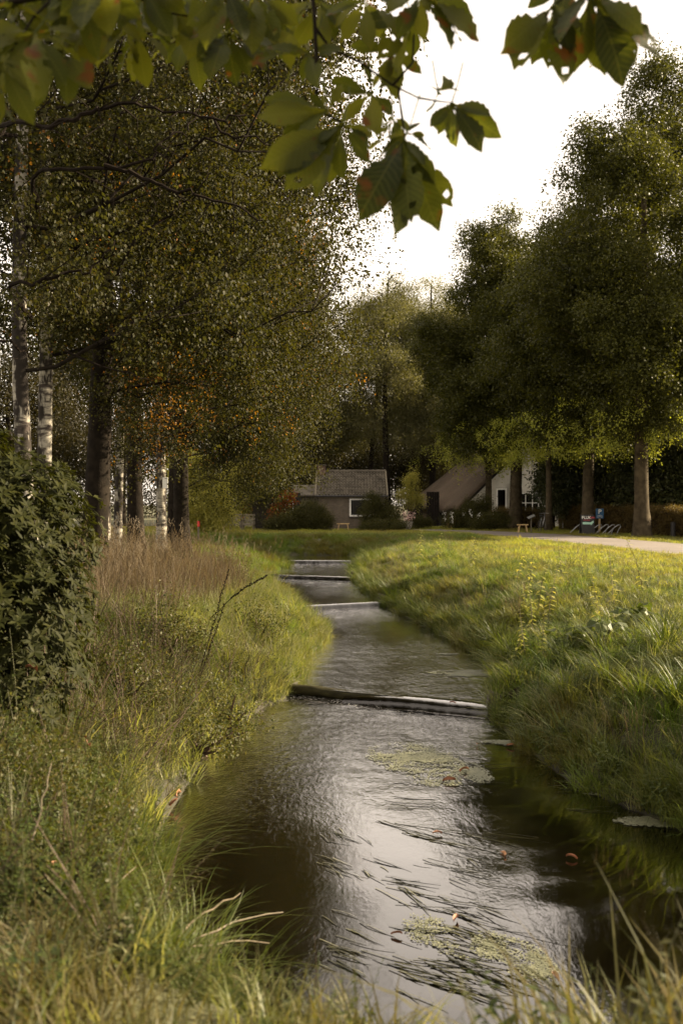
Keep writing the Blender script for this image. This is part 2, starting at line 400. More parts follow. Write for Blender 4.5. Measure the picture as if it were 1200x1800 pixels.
# ------------------------------------------------------------------ scattering through geometry nodes (only for what is stuff)
_src = {}
def scatter(name, srcs, pts, rot, scl, vid=None, parent=None, loc=None):
    """one object whose points each carry one copy of a source mesh"""
    n = len(pts); me = bpy.data.meshes.new(name)
    me.vertices.add(n); me.vertices.foreach_set('co', np.asarray(pts, np.float32).ravel())
    a = me.attributes.new('rot', 'FLOAT_VECTOR', 'POINT'); a.data.foreach_set('vector', np.asarray(rot, np.float32).ravel())
    a = me.attributes.new('scl', 'FLOAT', 'POINT'); a.data.foreach_set('value', np.asarray(scl, np.float32).ravel())
    if vid is None: vid = np.random.RandomState(n).randint(0, len(srcs), n)
    a = me.attributes.new('vid', 'INT', 'POINT'); a.data.foreach_set('value', np.asarray(vid, np.int32).ravel())
    key = tuple(s.name for s in srcs)
    ng = _src.get(key)
    if ng is None:
        ng = bpy.data.node_groups.new('scatter', 'GeometryNodeTree'); _src[key] = ng
        ng.interface.new_socket('Geometry', in_out='INPUT', socket_type='NodeSocketGeometry')
        ng.interface.new_socket('Geometry', in_out='OUTPUT', socket_type='NodeSocketGeometry')
        gi = ng.nodes.new('NodeGroupInput'); go = ng.nodes.new('NodeGroupOutput')
        jn = ng.nodes.new('GeometryNodeJoinGeometry')
        def attr(nm, t):
            q = ng.nodes.new('GeometryNodeInputNamedAttribute'); q.data_type = t; q.inputs['Name'].default_value = nm
            return q.outputs['Attribute']
        ar, asc, av = attr('rot', 'FLOAT_VECTOR'), attr('scl', 'FLOAT'), attr('vid', 'INT')
        for k, s in enumerate(srcs):
            oi = ng.nodes.new('GeometryNodeObjectInfo'); oi.inputs['Object'].default_value = s; oi.inputs['As Instance'].default_value = False
            cp = ng.nodes.new('FunctionNodeCompare'); cp.data_type = 'INT'; cp.operation = 'EQUAL'
            ii = [i for i in cp.inputs if i.type == 'INT']
            ng.links.new(av, ii[0]); ii[1].default_value = k
            ip = ng.nodes.new('GeometryNodeInstanceOnPoints')
            ng.links.new(gi.outputs[0], ip.inputs['Points']); ng.links.new(cp.outputs[0], ip.inputs['Selection'])
            ng.links.new(oi.outputs['Geometry'], ip.inputs['Instance'])
            ng.links.new(ar, ip.inputs['Rotation']); ng.links.new(asc, ip.inputs['Scale'])
            ng.links.new(ip.outputs[0], jn.inputs[0])
        ng.links.new(jn.outputs[0], go.inputs[0])
    o = link(name, me, parent, loc)
    md = o.modifiers.new('scatter', 'NODES'); md.node_group = ng
    o['kind'] = 'stuff'
    return o

def source(name, me):
    return bpy.data.objects.new(name, me)      # a source mesh, never linked to the scene

# ------------------------------------------------------------------ leaf, spray and tuft meshes
def leaf_quads(c, d, nrm, L, W):
    """folded rhombic leaves: arrays of centres, directions, normals -> verts, faces"""
    d = d / np.linalg.norm(d, axis=1, keepdims=True)
    s = np.cross(d, nrm); s /= np.linalg.norm(s, axis=1, keepdims=True) + 1e-9
    up = np.cross(s, d)
    L = L[:, None]; W = W[:, None]
    a = c; t = c + d * L; l = c + d * L * .42 + s * W * .5 + up * W * .12; r = c + d * L * .42 - s * W * .5 + up * W * .12
    v = np.stack([a, r, t, l], 1).reshape(-1, 3); n = len(c)
    f = np.arange(n)[:, None] * 4
    f = np.concatenate([f + [0, 1, 2], f + [0, 2, 3]], 1).reshape(-1, 3)
    return v, f

def spray(name, mat, n=26, length=.4, spread=.16, leaf=.05, aspect=.75, droop=.6, seed=0, twig=True, lean=.9):
    r = np.random.RandomState(seed)
    t = r.uniform(.05, 1, n)
    c = np.stack([t * length, np.zeros(n), -droop * length * t ** 2], 1) + r.normal(0, spread * .5, (n, 3))
    d = r.normal(0, .6, (n, 3)) + [lean * .5, 0, -lean]
    nrm = r.normal(0, .7, (n, 3)) + [.0, 0, .6]
    L = leaf * r.uniform(.7, 1.25, n)
    v, f = leaf_quads(c, d, nrm, L, L * aspect)
    me = np_mesh(name, v, f, mat)
    return source(name, me)

def tuft(name, mat, n=26, h=.35, rad=.10, w=.007, bend=.5, seed=0, seg=3, seedhead=0, curl=1.5):
    r = np.random.RandomState(seed); V = []; Fc = []
    for i in range(n):
        a = r.uniform(0, 2 * math.pi); rr = rad * math.sqrt(r.uniform(0, 1)); hh = h * r.uniform(.5, 1.15)
        bx, by = rr * math.cos(a), rr * math.sin(a); b = a + r.normal(0, .9); bd = bend * hh * r.uniform(.3, 1.3)
        ww = w * r.uniform(.7, 1.3); sx, sy = -math.sin(b) * ww / 2, math.cos(b) * ww / 2
        o = len(V)
        for k in range(seg + 1):
            t = k / seg; x = bx + math.cos(b) * bd * t ** curl; y = by + math.sin(b) * bd * t ** curl
            z = hh * (t - .45 * bend * t ** 2.4); q = 1 - t ** 1.6
            if k < seg: V += [(x - sx * q, y - sy * q, z), (x + sx * q, y + sy * q, z)]
            else: V += [(x, y, z)]
        for k in range(seg - 1): Fc.append([o + 2 * k, o + 2 * k + 1, o + 2 * k + 3, o + 2 * k + 2])
        Fc.append([o + 2 * seg - 2, o + 2 * seg - 1, o + 2 * seg])
        if i < seedhead:
            for q in range(9):
                px, py, pz = x + r.normal(0, .012), y + r.normal(0, .012), z - q * .014 + .03
                o2 = len(V); s = .013; V += [(px - s * .4, py, pz), (px + s * .4, py + .003, pz), (px, py, pz + s * 1.6)]; Fc.append([o2, o2 + 1, o2 + 2])
    me = np_mesh(name, V, Fc, mat)
    return source(name, me)

def forb(name, mat, stem_mat, h=.5, n=14, leaf=.07, aspect=.5, seed=0, stems=3, lean=.15, flower=None):
    """leafy weed: several stems with leaves all the way up"""
    r = np.random.RandomState(seed); mb = MB(); C = []; D = []; Nn = []; L = []
    for s in range(stems):
        a = r.uniform(0, 6.28); hh = h * r.uniform(.6, 1.1); lx, ly = math.cos(a) * lean * hh * r.uniform(.3, 1.6), math.sin(a) * lean * hh * r.uniform(.3, 1.6)
        b0 = r.normal(0, .03, 2)
        pts = [(b0[0] + lx * t ** 1.5, b0[1] + ly * t ** 1.5, hh * t) for t in (0, .35, .7, 1)]
        mb.tube(pts, [.0028, .0024, .0018, .001], 3, False)
        for i in range(n):
            t = (i + .5) / n; aa = i * 1.571 + r.uniform(-.3, .3)
            if t < .12: continue
            C.append((b0[0] + lx * t ** 1.5, b0[1] + ly * t ** 1.5, hh * t)); D.append((math.cos(aa), math.sin(aa), r.uniform(-.45, .35))); Nn.append((0, 0, 1))
            L.append(leaf * r.uniform(.7, 1.2) * (1.15 - .75 * t))
    n0 = len(mb.f)
    v, f = leaf_quads(np.array(C), np.array(D), np.array(Nn, float), np.array(L), np.array(L) * aspect)
    mb.cur = 1; mb.add(v, f.tolist())
    me = np_mesh(name, mb.v, mb.f, [stem_mat, mat], mi=mb.mi)
    return source(name, me)

# ------------------------------------------------------------------ the stream's outline and the ground
LEFT = [(6.5, -4), (5.2, -1), (3.8, 1.2), (2.5, 2.3), (1.2, 3.5), (0.0, 4.2), (-.6, 5.0), (-1.0, 6.0), (-1.3, 7.3), (-1.5, 8.4), (-1.46, 10.1), (-1.4, 11.6), (-1.0, 13.2), (-.62, 14.1), (-.5, 17), (-.2, 19.5), (-.4, 21), (-1.0, 23), (-1.2, 25), (-1.6, 27.6), (-2.0, 30), (-2.5, 32.5), (-2.2, 35), (-1.8, 37.5), (-2.1, 39), (-4, 40), (-12, 40.5), (-40, 41)]
RIGHT = [(-40, 44), (-12, 43.2), (-4, 42.6), (-1, 42.2), (.5, 41.9), (1.0, 41), (.8, 39.5), (.66, 38.5), (.5, 36), (.3, 31.5), (.6, 27.6), (1.0, 24.9), (1.5, 22), (2.1, 18.3), (2.43, 15.8), (2.2, 14), (1.86, 12.75), (1.94, 11.4), (2.2, 9.5), (2.6, 8.6), (2.9, 7.9), (3.6, 6), (5.2, 3.5), (7, 0), (8.5, -4)]
POLY = np.array(LEFT + RIGHT, float)
WEIRS = [((-.62, 14.07), (1.9, 12.75)), ((-1.1, 23.8), (1.05, 24.95)), ((-2.5, 32.6), (.35, 31.5)), ((-2.0, 38.5), (.8, 38.5))]
LEVEL = [-1.10, -.98, -.86, -.74, -.62]

def wy(k, X):                          # weir line extended
    (x0, y0), (x1, y1) = WEIRS[k]
    return y0 + (np.clip(X, x0, x1) - x0) / (x1 - x0) * (y1 - y0)

def level(X, Y):
    z = np.full(np.shape(X), LEVEL[0])
    for k in range(4): z = np.where(Y > wy(k, X), LEVEL[k + 1], z)
    return z

def poly_dist(X, Y):
    """distance to the outline, negative inside the water"""
    X = np.asarray(X, float); Y = np.asarray(Y, float)
    best = np.full(X.shape, 1e9); inside = np.zeros(X.shape, bool)
    for (x0, y0), (x1, y1) in zip(POLY, np.roll(POLY, -1, 0)):
        dx, dy = x1 - x0, y1 - y0
        t = np.clip(((X - x0) * dx + (Y - y0) * dy) / (dx * dx + dy * dy), 0, 1)
        best = np.minimum(best, (X - x0 - t * dx) ** 2 + (Y - y0 - t * dy) ** 2)
        cr = ((y0 > Y) != (y1 > Y)) & (X < (x1 - x0) * (Y - y0) / (y1 - y0 + 1e-12) + x0)
        inside ^= cr
    d = np.sqrt(best)
    return np.where(inside, -d, d)

def lumps(X, Y, s, seed=0):
    r = np.random.RandomState(seed); z = 0
    for i in range(6):
        a = r.uniform(0, 6.28); f = s * r.uniform(.6, 1.8); z = z + np.sin((X * math.cos(a) + Y * math.sin(a)) * f + r.uniform(0, 6)) / 6
    return z

def ground(X, Y, d=None):
    X = np.asarray(X, float); Y = np.asarray(Y, float)
    if d is None: d = poly_dist(X, Y)
    w = level(X, Y)
    right = X > np.interp(Y, [0, 6, 12, 40], [5, 1.5, .4, -.5])
    Wr = np.interp(Y, [0, 8, 14, 25, 40], [2.0, 2.5, 2.9, 3.0, 2.6])
    Wl = np.interp(Y, [0, 5, 9, 13, 17, 22, 30, 40], [1.2, 1.2, 1.2, 2.0, 3.3, 3.4, 3.0, 2.6])
    W = np.where(right, Wr, Wl)
    t = np.clip(d / W, 0, 1)
    up = w + (0 - w) * (1 - (1 - t) ** 1.7) + lumps(X, Y, 2.2, 3) * .09 * np.minimum(1, np.maximum(d, 0) * 1.5) * (1 - t * .75)
    dn = w - .42 * np.clip(-d / .9, 0, 1) ** .7 - .02
    z = np.where(d < 0, dn, up)
    return np.where(np.abs(X) > 45, 0.0, z)

def axis(dense0, dense1, step, far0, far1):
    a = list(np.arange(dense0, dense1 + 1e-6, step)); s = step; x = a[-1]
    while x < far1: s *= 1.25; x += s; a.append(x)
    s = step; x = a[0]; b = []
    while x > far0: s *= 1.25; x -= s; b.append(x)
    return np.array(b[::-1] + a)

def grid_mesh(name, xs, ys, zf, mat, smooth=True):
    X, Y = np.meshgrid(xs, ys); Z = zf(X, Y)
    v = np.stack([X, Y, Z], -1).reshape(-1, 3); nx, ny = len(xs), len(ys)
    i = np.arange(nx - 1)[None, :] + np.arange(ny - 1)[:, None] * nx
    f = np.stack([i, i + 1, i + nx + 1, i + nx], -1).reshape(-1, 4)
    return np_mesh(name, v, f, mat, smooth)

xs = axis(-9, 9, .11, -420, 420); ys = axis(0.5, 46, .14, -120, 520)
tag(link('ground', grid_mesh('ground', xs, ys, ground, M['soil'])), 'grassy ground with the stream bed cut into it', kind='structure')

# path
EDGE = [(17, 6), (14.2, 14), (12.3, 22), (10.3, 30.8), (9.2, 38), (7.9, 46), (6.4, 52), (4.4, 56.5), (1.5, 58.6), (-4, 59.2)]
def smooth_line(pts, n=8):
    out = []; p = [np.array(q, float) for q in pts]; p = [2 * p[0] - p[1]] + p + [2 * p[-1] - p[-2]]
    for i in range(1, len(p) - 2):
        for k in range(n):
            t = k / n
            out.append(.5 * ((2 * p[i]) + (-p[i - 1] + p[i + 1]) * t + (2 * p[i - 1] - 5 * p[i] + 4 * p[i + 1] - p[i + 2]) * t * t + (-p[i - 1] + 3 * p[i] - 3 * p[i + 1] + p[i + 2]) * t ** 3))
    out.append(p[-2]); return np.array(out)
pl = smooth_line(EDGE); tg = np.gradient(pl, axis=0); tg /= np.linalg.norm(tg, axis=1, keepdims=True)
nr = np.stack([tg[:, 1], -tg[:, 0]], 1)
PW = np.interp(np.arange(len(pl)), [0, len(pl) * .6, len(pl) - 1], [4.5, 4.0, 1.8])[:, None]
rag = lambda s: (np.random.RandomState(s).normal(0, .05, (len(pl), 1)))
cols = [pl + nr * rag(1), pl + nr * PW * .33, pl + nr * PW * .66, pl + nr * (PW + rag(2))]
pv = np.concatenate([np.concatenate([c, np.full((len(pl), 1), .012 + (.02 if 0 < j < 3 else 0))], 1)[:, None] for j, c in enumerate(cols)], 1).reshape(-1, 3)
nn = len(pl); ii = (np.arange(3)[None] + np.arange(nn - 1)[:, None] * 4)
pf = np.stack([ii, ii + 1, ii + 5, ii + 4], -1).reshape(-1, 4)
tag(link('path', np_mesh('path', pv, pf, M['asphalt'], True)), kind='structure')
def on_path(X, Y):
    d = np.full(np.shape(X), 1e9); side = np.zeros(np.shape(X))
    for i in range(0, len(pl)):
        c = pl[i] + nr[i] * PW[i] / 2; d = np.minimum(d, np.hypot(X - c[0], Y - c[1]) - PW[i, 0] / 2)
    return d < -.02

# water: one sheet a pool, stepping down at each weir
def pool(k):
    x0, x1 = -9, 9
    if k == 4: x0, x1 = -40, 6
    nx = int((x1 - x0) / .09); xsx = np.linspace(x0, x1, nx)
    lo = (lambda X: np.full(np.shape(X), -4.0)) if k == 0 else (lambda X: wy(k - 1, X) - .10)
    hi = (lambda X: wy(k, X) - .05) if k < 4 else (lambda X: np.full(np.shape(X), 45.0))
    ny = int({0: 190, 1: 120, 2: 90, 3: 70, 4: 50}[k])
    T = np.linspace(0, 1, ny); Xg = np.tile(xsx, (ny, 1)); Yg = lo(Xg) + (hi(Xg) - lo(Xg)) * T[:, None]
    below = (hi(Xg) - Yg) if k < 4 else np.full(Xg.shape, 20.0)      # metres below the weir upstream
    amp = .012 * np.exp(-below / 1.6)
    Z = LEVEL[k] + amp * (lumps(Xg, Yg, 14, 5 + k) + lumps(Xg, Yg, 30, 9 + k) * .7) * 1.6 + .0025 * lumps(Xg, Yg, 7, 2)
    v = np.stack([Xg, Yg, Z], -1).reshape(-1, 3)
    i = np.arange(nx - 1)[None, :] + np.arange(ny - 1)[:, None] * nx
    f = np.stack([i, i + 1, i + nx + 1, i + nx], -1).reshape(-1, 4)
    cx = Xg[:-1, :-1].ravel(); cy = Yg[:-1, :-1].ravel()
    keep = poly_dist(cx, cy) < .45
    me = np_mesh('water', v, f[keep], M['water'], True)
    a = me.attributes.new('foam', 'FLOAT', 'POINT'); a.data.foreach_set('value', np.exp(-below / .45).ravel().astype(np.float32))
    # the current runs down the middle and left; the right-hand pool near the camera lies still
    still = np.clip((Xg - np.interp(Yg, [4, 6, 9, 11.5, 13], [1.15, 1.0, 1.0, 1.3, 2.4])) / .5, 0, 1) if k == 0 else np.zeros(Xg.shape)
    glass = np.exp(-((Xg - np.interp(Yg, [4.5, 6, 8], [.7, .6, .45])) / .42) ** 2) * np.clip((8.6 - Yg) / 2, 0, 1) if k == 0 else 0
    a = me.attributes.new('lively', 'FLOAT', 'POINT')
    lv = (.55 + 1.3 * np.exp(-below / 2.5)) * (1 - still * .88) * (1 - glass * .8)
    lv = lv * np.interp(Yg, [7, 11], [.42, .62]) if k == 0 else lv * .68 + .6 * np.exp(-below / .8)
    a.data.foreach_set('value', lv.ravel().astype(np.float32))
    return tag(link('water', me), kind='structure')
for k in range(5): pool(k)
WZ = lambda x, y: float(level(np.array(x), np.array(y)))

# ------------------------------------------------------------------ weirs
def weir(k, label, right_stub=True):
    (x0, y0), (x1, y1) = WEIRS[k]; L = math.hypot(x1 - x0, y1 - y0); ang = math.atan2(y1 - y0, x1 - x0)
    top = LEVEL[k + 1]; root = empty('weir', (x0, y0, top), ang)
    tag(root, label, 'weir', 'low wooden weirs across the stream')
    r = np.random.RandomState(40 + k); n = 26
    rise0, rise1 = (.025, -.028) if k == 0 else (.02, -.012) if k == 2 else (.0, -.01)
    # rounded log, its left end just clear of the water and the rest under a thin film
    V = []; Fc = []; kk = 10
    for i in range(n + 1):
        t = i / n; x = -.45 + t * (L + .8); zc = rise0 + (rise1 - rise0) * t - .066
        rr = .068 + r.uniform(-.006, .006)
        for j in range(kk):
            a = 2 * math.pi * j / kk; V.append((x, math.cos(a) * rr * 1.5 + r.uniform(-.012, .012) - .06 + .02 * math.sin(x * 2.3 + k), zc + math.sin(a) * rr + r.uniform(-.010, .010) + .008 * math.sin(x * 5)))
    for i in range(n):
        for j in range(kk): Fc.append([i * kk + j, i * kk + (j + 1) % kk, (i + 1) * kk + (j + 1) % kk, (i + 1) * kk + j])
    Fc += [list(range(kk))[::-1], [n * kk + j for j in range(kk)]]
    link('log', np_mesh('log', V, Fc, M['wet_log'], True), root)
    for q in range(3):                                          # upright planks holding the log's downstream side
        mb = MB(); w = (L + .6) / 3; mb.box((-.3 + q * w, -.10, -.62), (-.3 + q * w + w - .03, -.05, -.13 + r.uniform(-.01, .01)), jit=.006); mb.build('plank', M['wet_log'], root)
    if k == 0:
        mb = MB()
        mb.box((-.16, -.16, -.25), (.16, .16, .14), Matrix.Rotation(.3, 4, 'Y'), jit=.03); mb.build('stone', M['stone'], root, loc=(L + .12, .02, .0), rot=(0, 0, .4))
        mb = MB(); mb.box((-.5, -.06, -.045), (.3, .06, .045), Matrix.Rotation(-.55, 4, 'Y'), jit=.02); mb.build('beam_stub', M['wet_log'], root, loc=(L + .25, -.12, .10), rot=(0, 0, -.7))
    else:
        mb = MB(); mb.box((-.14, -.12, -.2), (.14, .12, .16), jit=.03); mb.build('stone', M['stone'], root, loc=(L + .05, .02, 0), rot=(0, .3, .2))
    # water slipping over the log
    nx = 90; prof = [(.06, .006), (-.02, .008), (-.14, .004), (-.205, -.02), (-.235, -.06), (-.25, LEVEL[k] - top + .002), (-.36, LEVEL[k] - top + .004)]
    V = []
    for i in range(nx + 1):
        t = i / nx; x = -.05 + t * (L + .1); film = rise0 + (rise1 - rise0) * t
        for j, (yy, zz) in enumerate(prof):
            ts_ = {0: .30, 1: .05, 2: .0, 3: 0}[k]; zz2 = zz - (.05 * (1 - min(1, max(0, (t - ts_) / .34))) ** 1.5 if k == 0 else 0)
            V.append((x, yy + (.006 * math.sin(x * 13 + k) + .003 * math.sin(x * 37)) * (j > 2), zz2 + r.normal(0, .0012)))
    m_ = len(prof); f = []
    for i in range(nx):
        for j in range(m_ - 1): f.append([i * m_ + j, i * m_ + j + 1, (i + 1) * m_ + j + 1, (i + 1) * m_ + j])
    # the dry length of the log on the left carries no water
    t0 = {0: .30, 1: .05, 2: .0, 3: 0}[k]; f = [q for q in f if (q[0] // m_) / nx >= t0 and r.uniform() > (.0)]
    me = np_mesh('spill', V, f, M['water'], True)
    a = me.attributes.new('foam', 'FLOAT', 'POINT')
    fo = np.tile([.0, .0, .0, .15, .3, .55, .5], nx + 1) * (.6 if k else .25); a.data.foreach_set('value', fo.astype(np.float32))
    a = me.attributes.new('lively', 'FLOAT', 'POINT'); a.data.foreach_set('value', np.tile([.12, .12, .12, .2, .25, .3, .4], nx + 1).astype(np.float32))
    o = link('water_spill', me, None, (x0, y0, top), (0, 0, ang)); tag(o, kind='structure')
weir(0, 'nearest weir, mossy dark log with its left end clear of the water')
weir(1, 'second weir up the stream, level white-topped fall ending at the right bank')
weir(2, 'third weir up, thin dark log just behind the grassy spur')
weir(3, 'farthest weir, a pale straight line of water below the far bank')


gz = lambda x, y: float(ground(np.array([float(x)]), np.array([float(y)]))[0])

# ------------------------------------------------------------------ farmhouse, cottage, shed
def ground_obj(name, mb, mats, parent, **k): return mb.build(name, mats, parent, **k)

def window(parent, loc, w, h, rz=0, mull=(0, 0), fr=.07, mat='white', sill=True, name='window'):
    """frame standing 3 cm proud of the wall; local x along the wall, -y outwards"""
    mb = MB(); mb.box((-w / 2, -.04, 0), (-w / 2 + fr, .03, h)); mb.box((w / 2 - fr, -.04, 0), (w / 2, .03, h))
    mb.box((-w / 2 + fr, -.04, 0), (w / 2 - fr, .03, fr)); mb.box((-w / 2 + fr, -.04, h - fr), (w / 2 - fr, .03, h))
    for i in range(mull[0]):
        x = -w / 2 + w * (i + 1) / (mull[0] + 1); mb.box((x - .02, -.035, fr), (x + .02, .02, h - fr))
    for i in range(mull[1]):
        z = h * (i + 1) / (mull[1] + 1); mb.box((-w / 2 + fr, -.032, z - .02), (w / 2 - fr, .018, z + .02))
    wo = mb.build(name, M[mat], parent, loc=loc, rot=(0, 0, rz))
    g = MB(); g.box((-w / 2 + fr, -.005, fr), (w / 2 - fr, .012, h - fr)); g.build('pane', M['glass'], wo)
    if sill:
        s = MB(); s.box((-w / 2 - .06, -.12, -.07), (w / 2 + .06, .03, -.003)); s.build('sill', M['stone'], wo)
    return wo

def cottage():
    root = empty('cottage', (.6, 60, 0)); tag(root, 'small brick cottage with a grey pantile roof beyond the far bank', 'cottage')
    hw, dep, H, rz = 2.0, 5.0, 2.12, 3.5                    # eave height, ridge height
    mb = MB(); win = (.35, 1.15, .85, .99)
    # front wall round the window opening
    wx0, wx1, wz0, wz1 = -.12, 1.18, .78, 1.86
    mb.box((-hw, 0, 0), (wx0, .25, H)); mb.box((wx1, 0, 0), (hw, .25, H)); mb.box((wx0, 0, 0), (wx1, .25, wz0)); mb.box((wx0, 0, wz1), (wx1, .25, H))
    mb.box((-hw, dep - .25, 0), (hw, dep, H))
    for sx in (-1, 1):
        x0, x1 = (hw - .25, hw) if sx > 0 else (-hw, -hw + .25)
        mb.box((x0, .25, 0), (x1, dep - .25, H))
        mb.add([(x0, 0, H), (x1, 0, H), (x1, dep / 2, rz - .06), (x0, dep / 2, rz - .06), (x0, dep, H), (x1, dep, H)], [[0, 1, 2, 3], [3, 2, 5, 4], [0, 3, 4], [1, 5, 2]])
    mb.build('wall', M['brick'], root)
    d = MB(); d.box((-hw + .3, .6, .05), (hw - .3, .65, H - .1)); d.build('interior', M['dark'], root)
    window(root, ((wx0 + wx1) / 2, .06, wz0), wx1 - wx0, wz1 - wz0, fr=.09, mull=(0, 0))
    # pantiles as one waved, stepped surface each side
    pit = math.atan2(rz - H, dep / 2)
    for sgn, nm in ((-1, 'front'), (1, 'back')):
        sl = (dep / 2 + .25) / math.cos(pit); rows = 9; ncol = 23; per = (2 * hw + .3) / ncol; V = []; Fc = []; sub = 6
        nx = ncol * sub
        for r_ in range(rows):
            for e in (0, 1):
                for i in range(nx + 1):
                    x = -hw - .15 + i * per / sub; ph = 2 * math.pi * (i / sub)
                    wv = .045 * math.sin(ph) + .018 * math.sin(2 * ph + .6)
                    s = (r_ + e) / rows * sl; lift = wv + (.075 if e == 0 else .0) + .012 * math.sin(r_ * 7.3 + (i // sub) * 2.1)
                    y = -.25 * 1 + s * math.cos(pit); z = H - .25 * math.tan(pit) + s * math.sin(pit) + lift * math.cos(pit) + .04
                    V.append((x, y if sgn < 0 else dep - y, z))
        w_ = nx + 1
        for q in range(rows * 2 - 1):
            for i in range(nx): Fc.append([q * w_ + i, q * w_ + i + 1, (q + 1) * w_ + i + 1, (q + 1) * w_ + i])
        o = link('roof_tiles', np_mesh('roof_tiles', V, Fc, M['tile'], False), root); o['kind'] = 'stuff'
    for i in range(12):
        mb = MB(); x = -hw - .15 + i * (2 * hw + .3) / 12; mb.tube([(x, dep / 2, rz + .06), (x + .37, dep / 2, rz + .075)], [.11, .125], 8); mb.build('ridge_tile', M['tile'], root)
    for sx in (-1, 1):
        mb = MB(); x = sx * (hw + .16); mb.box((x - .03, -.3, H - .25), (x + .03, .0, H - .02))
        mb.add([(x - .04, -.27, H - .17), (x + .04, -.27, H - .17), (x + .04, dep / 2, rz + .0), (x - .04, dep / 2, rz + .0), (x - .04, -.27, H - .02), (x + .04, -.27, H - .02), (x + .04, dep / 2, rz + .15), (x - .04, dep / 2, rz + .15)], [[0, 1, 2, 3], [4, 7, 6, 5], [0, 4, 5, 1], [1, 5, 6, 2], [3, 7, 4, 0]])
        mb.build('bargeboard', M['grey_wood'], root)
    mb = MB(); mb.tube([(-hw - .2, -.33, H - .11), (hw + .2, -.33, H - .12)], .055, 8); mb.build('gutter', M['sign_black'], root)
    mb = MB(); mb.box((-hw - .05, -.03, H - .22), (hw + .05, -.002, H - .10)); mb.build('eave_board', M['grey_wood'], root)
    ch = MB(); ch.box((-hw - .1, dep / 2 - .35, 2.6), (-hw + .4, dep / 2 + .35, rz + .42)); c = ch.build('chimney', M['red_brick'], root)
    ch = MB(); ch.box((-hw - .16, dep / 2 - .41, rz + .423), (-hw + .46, dep / 2 + .41, rz + .50)); ch.build('chimney_cap', M['stone'], c)
    # low plank-clad extension on the left
    e0, e1 = -hw - 1.55, -hw - .005
    mb = MB(); mb.box((e0, .9, 0), (e1, .96, 2.05)); mb.box((e0, .96, 0), (e0 + .06, 3.5, 2.05)); mb.build('extension_wall', M['dark'], root)
    for i in range(9):
        mb = MB(); x = e0 + .02 + i * .168; mb.box((x, .862, .35), (x + .145, .896, 2.02), jit=.004); mb.build('wall_plank', M['grey_wood'], root)
    mb = MB(); mb.box((e0 - .1, .8, .9), (e0 - .03, .97, 2.1)); mb.build('corner_post', M['white'], root)
    V = [(e0 - .15, .6, 2.08), (e1, .6, 2.08), (e1, 3.6, 2.75), (e0 - .15, 3.6, 2.75)]
    mb = MB(); mb.add(V + [(a, b, c - .08) for a, b, c in V], [[0, 1, 2, 3], [7, 6, 5, 4], [0, 4, 5, 1], [1, 5, 6, 2], [2, 6, 7, 3], [3, 7, 4, 0]]); mb.build('extension_roof', M['tile'], root)
cottage()

def shed():
    root = empty('shed', (-4.35, 59.3, 0)); tag(root, 'dark wooden shed with a sloping roof and white-framed window', 'shed')
    for i in range(10):
        mb = MB(); x = -.95 + i * .19; zt = 1.5 + (i + .5) / 10 * .75; mb.box((x, 0, 0), (x + .182, .05, zt), jit=.003); mb.build('plank', M['black_board'], root)
    mb = MB(); mb.box((-.9, .055, 0), (.9, 2.4, 1.5)); mb.build('body', M['black_board'], root)
    V = [(-1.1, -.25, 1.48), (1.05, -.25, 2.34), (1.05, 2.6, 2.34), (-1.1, 2.6, 1.48)]
    mb = MB(); mb.add(V + [(a, b, c + .09) for a, b, c in V], [[3, 2, 1, 0], [4, 5, 6, 7], [0, 1, 5, 4], [1, 2, 6, 5], [2, 3, 7, 6], [3, 0, 4, 7]]); mb.build('roof', M['black_board'], root)
    mb = MB(); mb.box((.96, .3, 0), (1.9, .36, 2.2)); mb.build('side_wall', M['dark'], root)
    window(root, (1.22, .28, .95), .5, .85, mull=(1, 2), fr=.06)
shed()

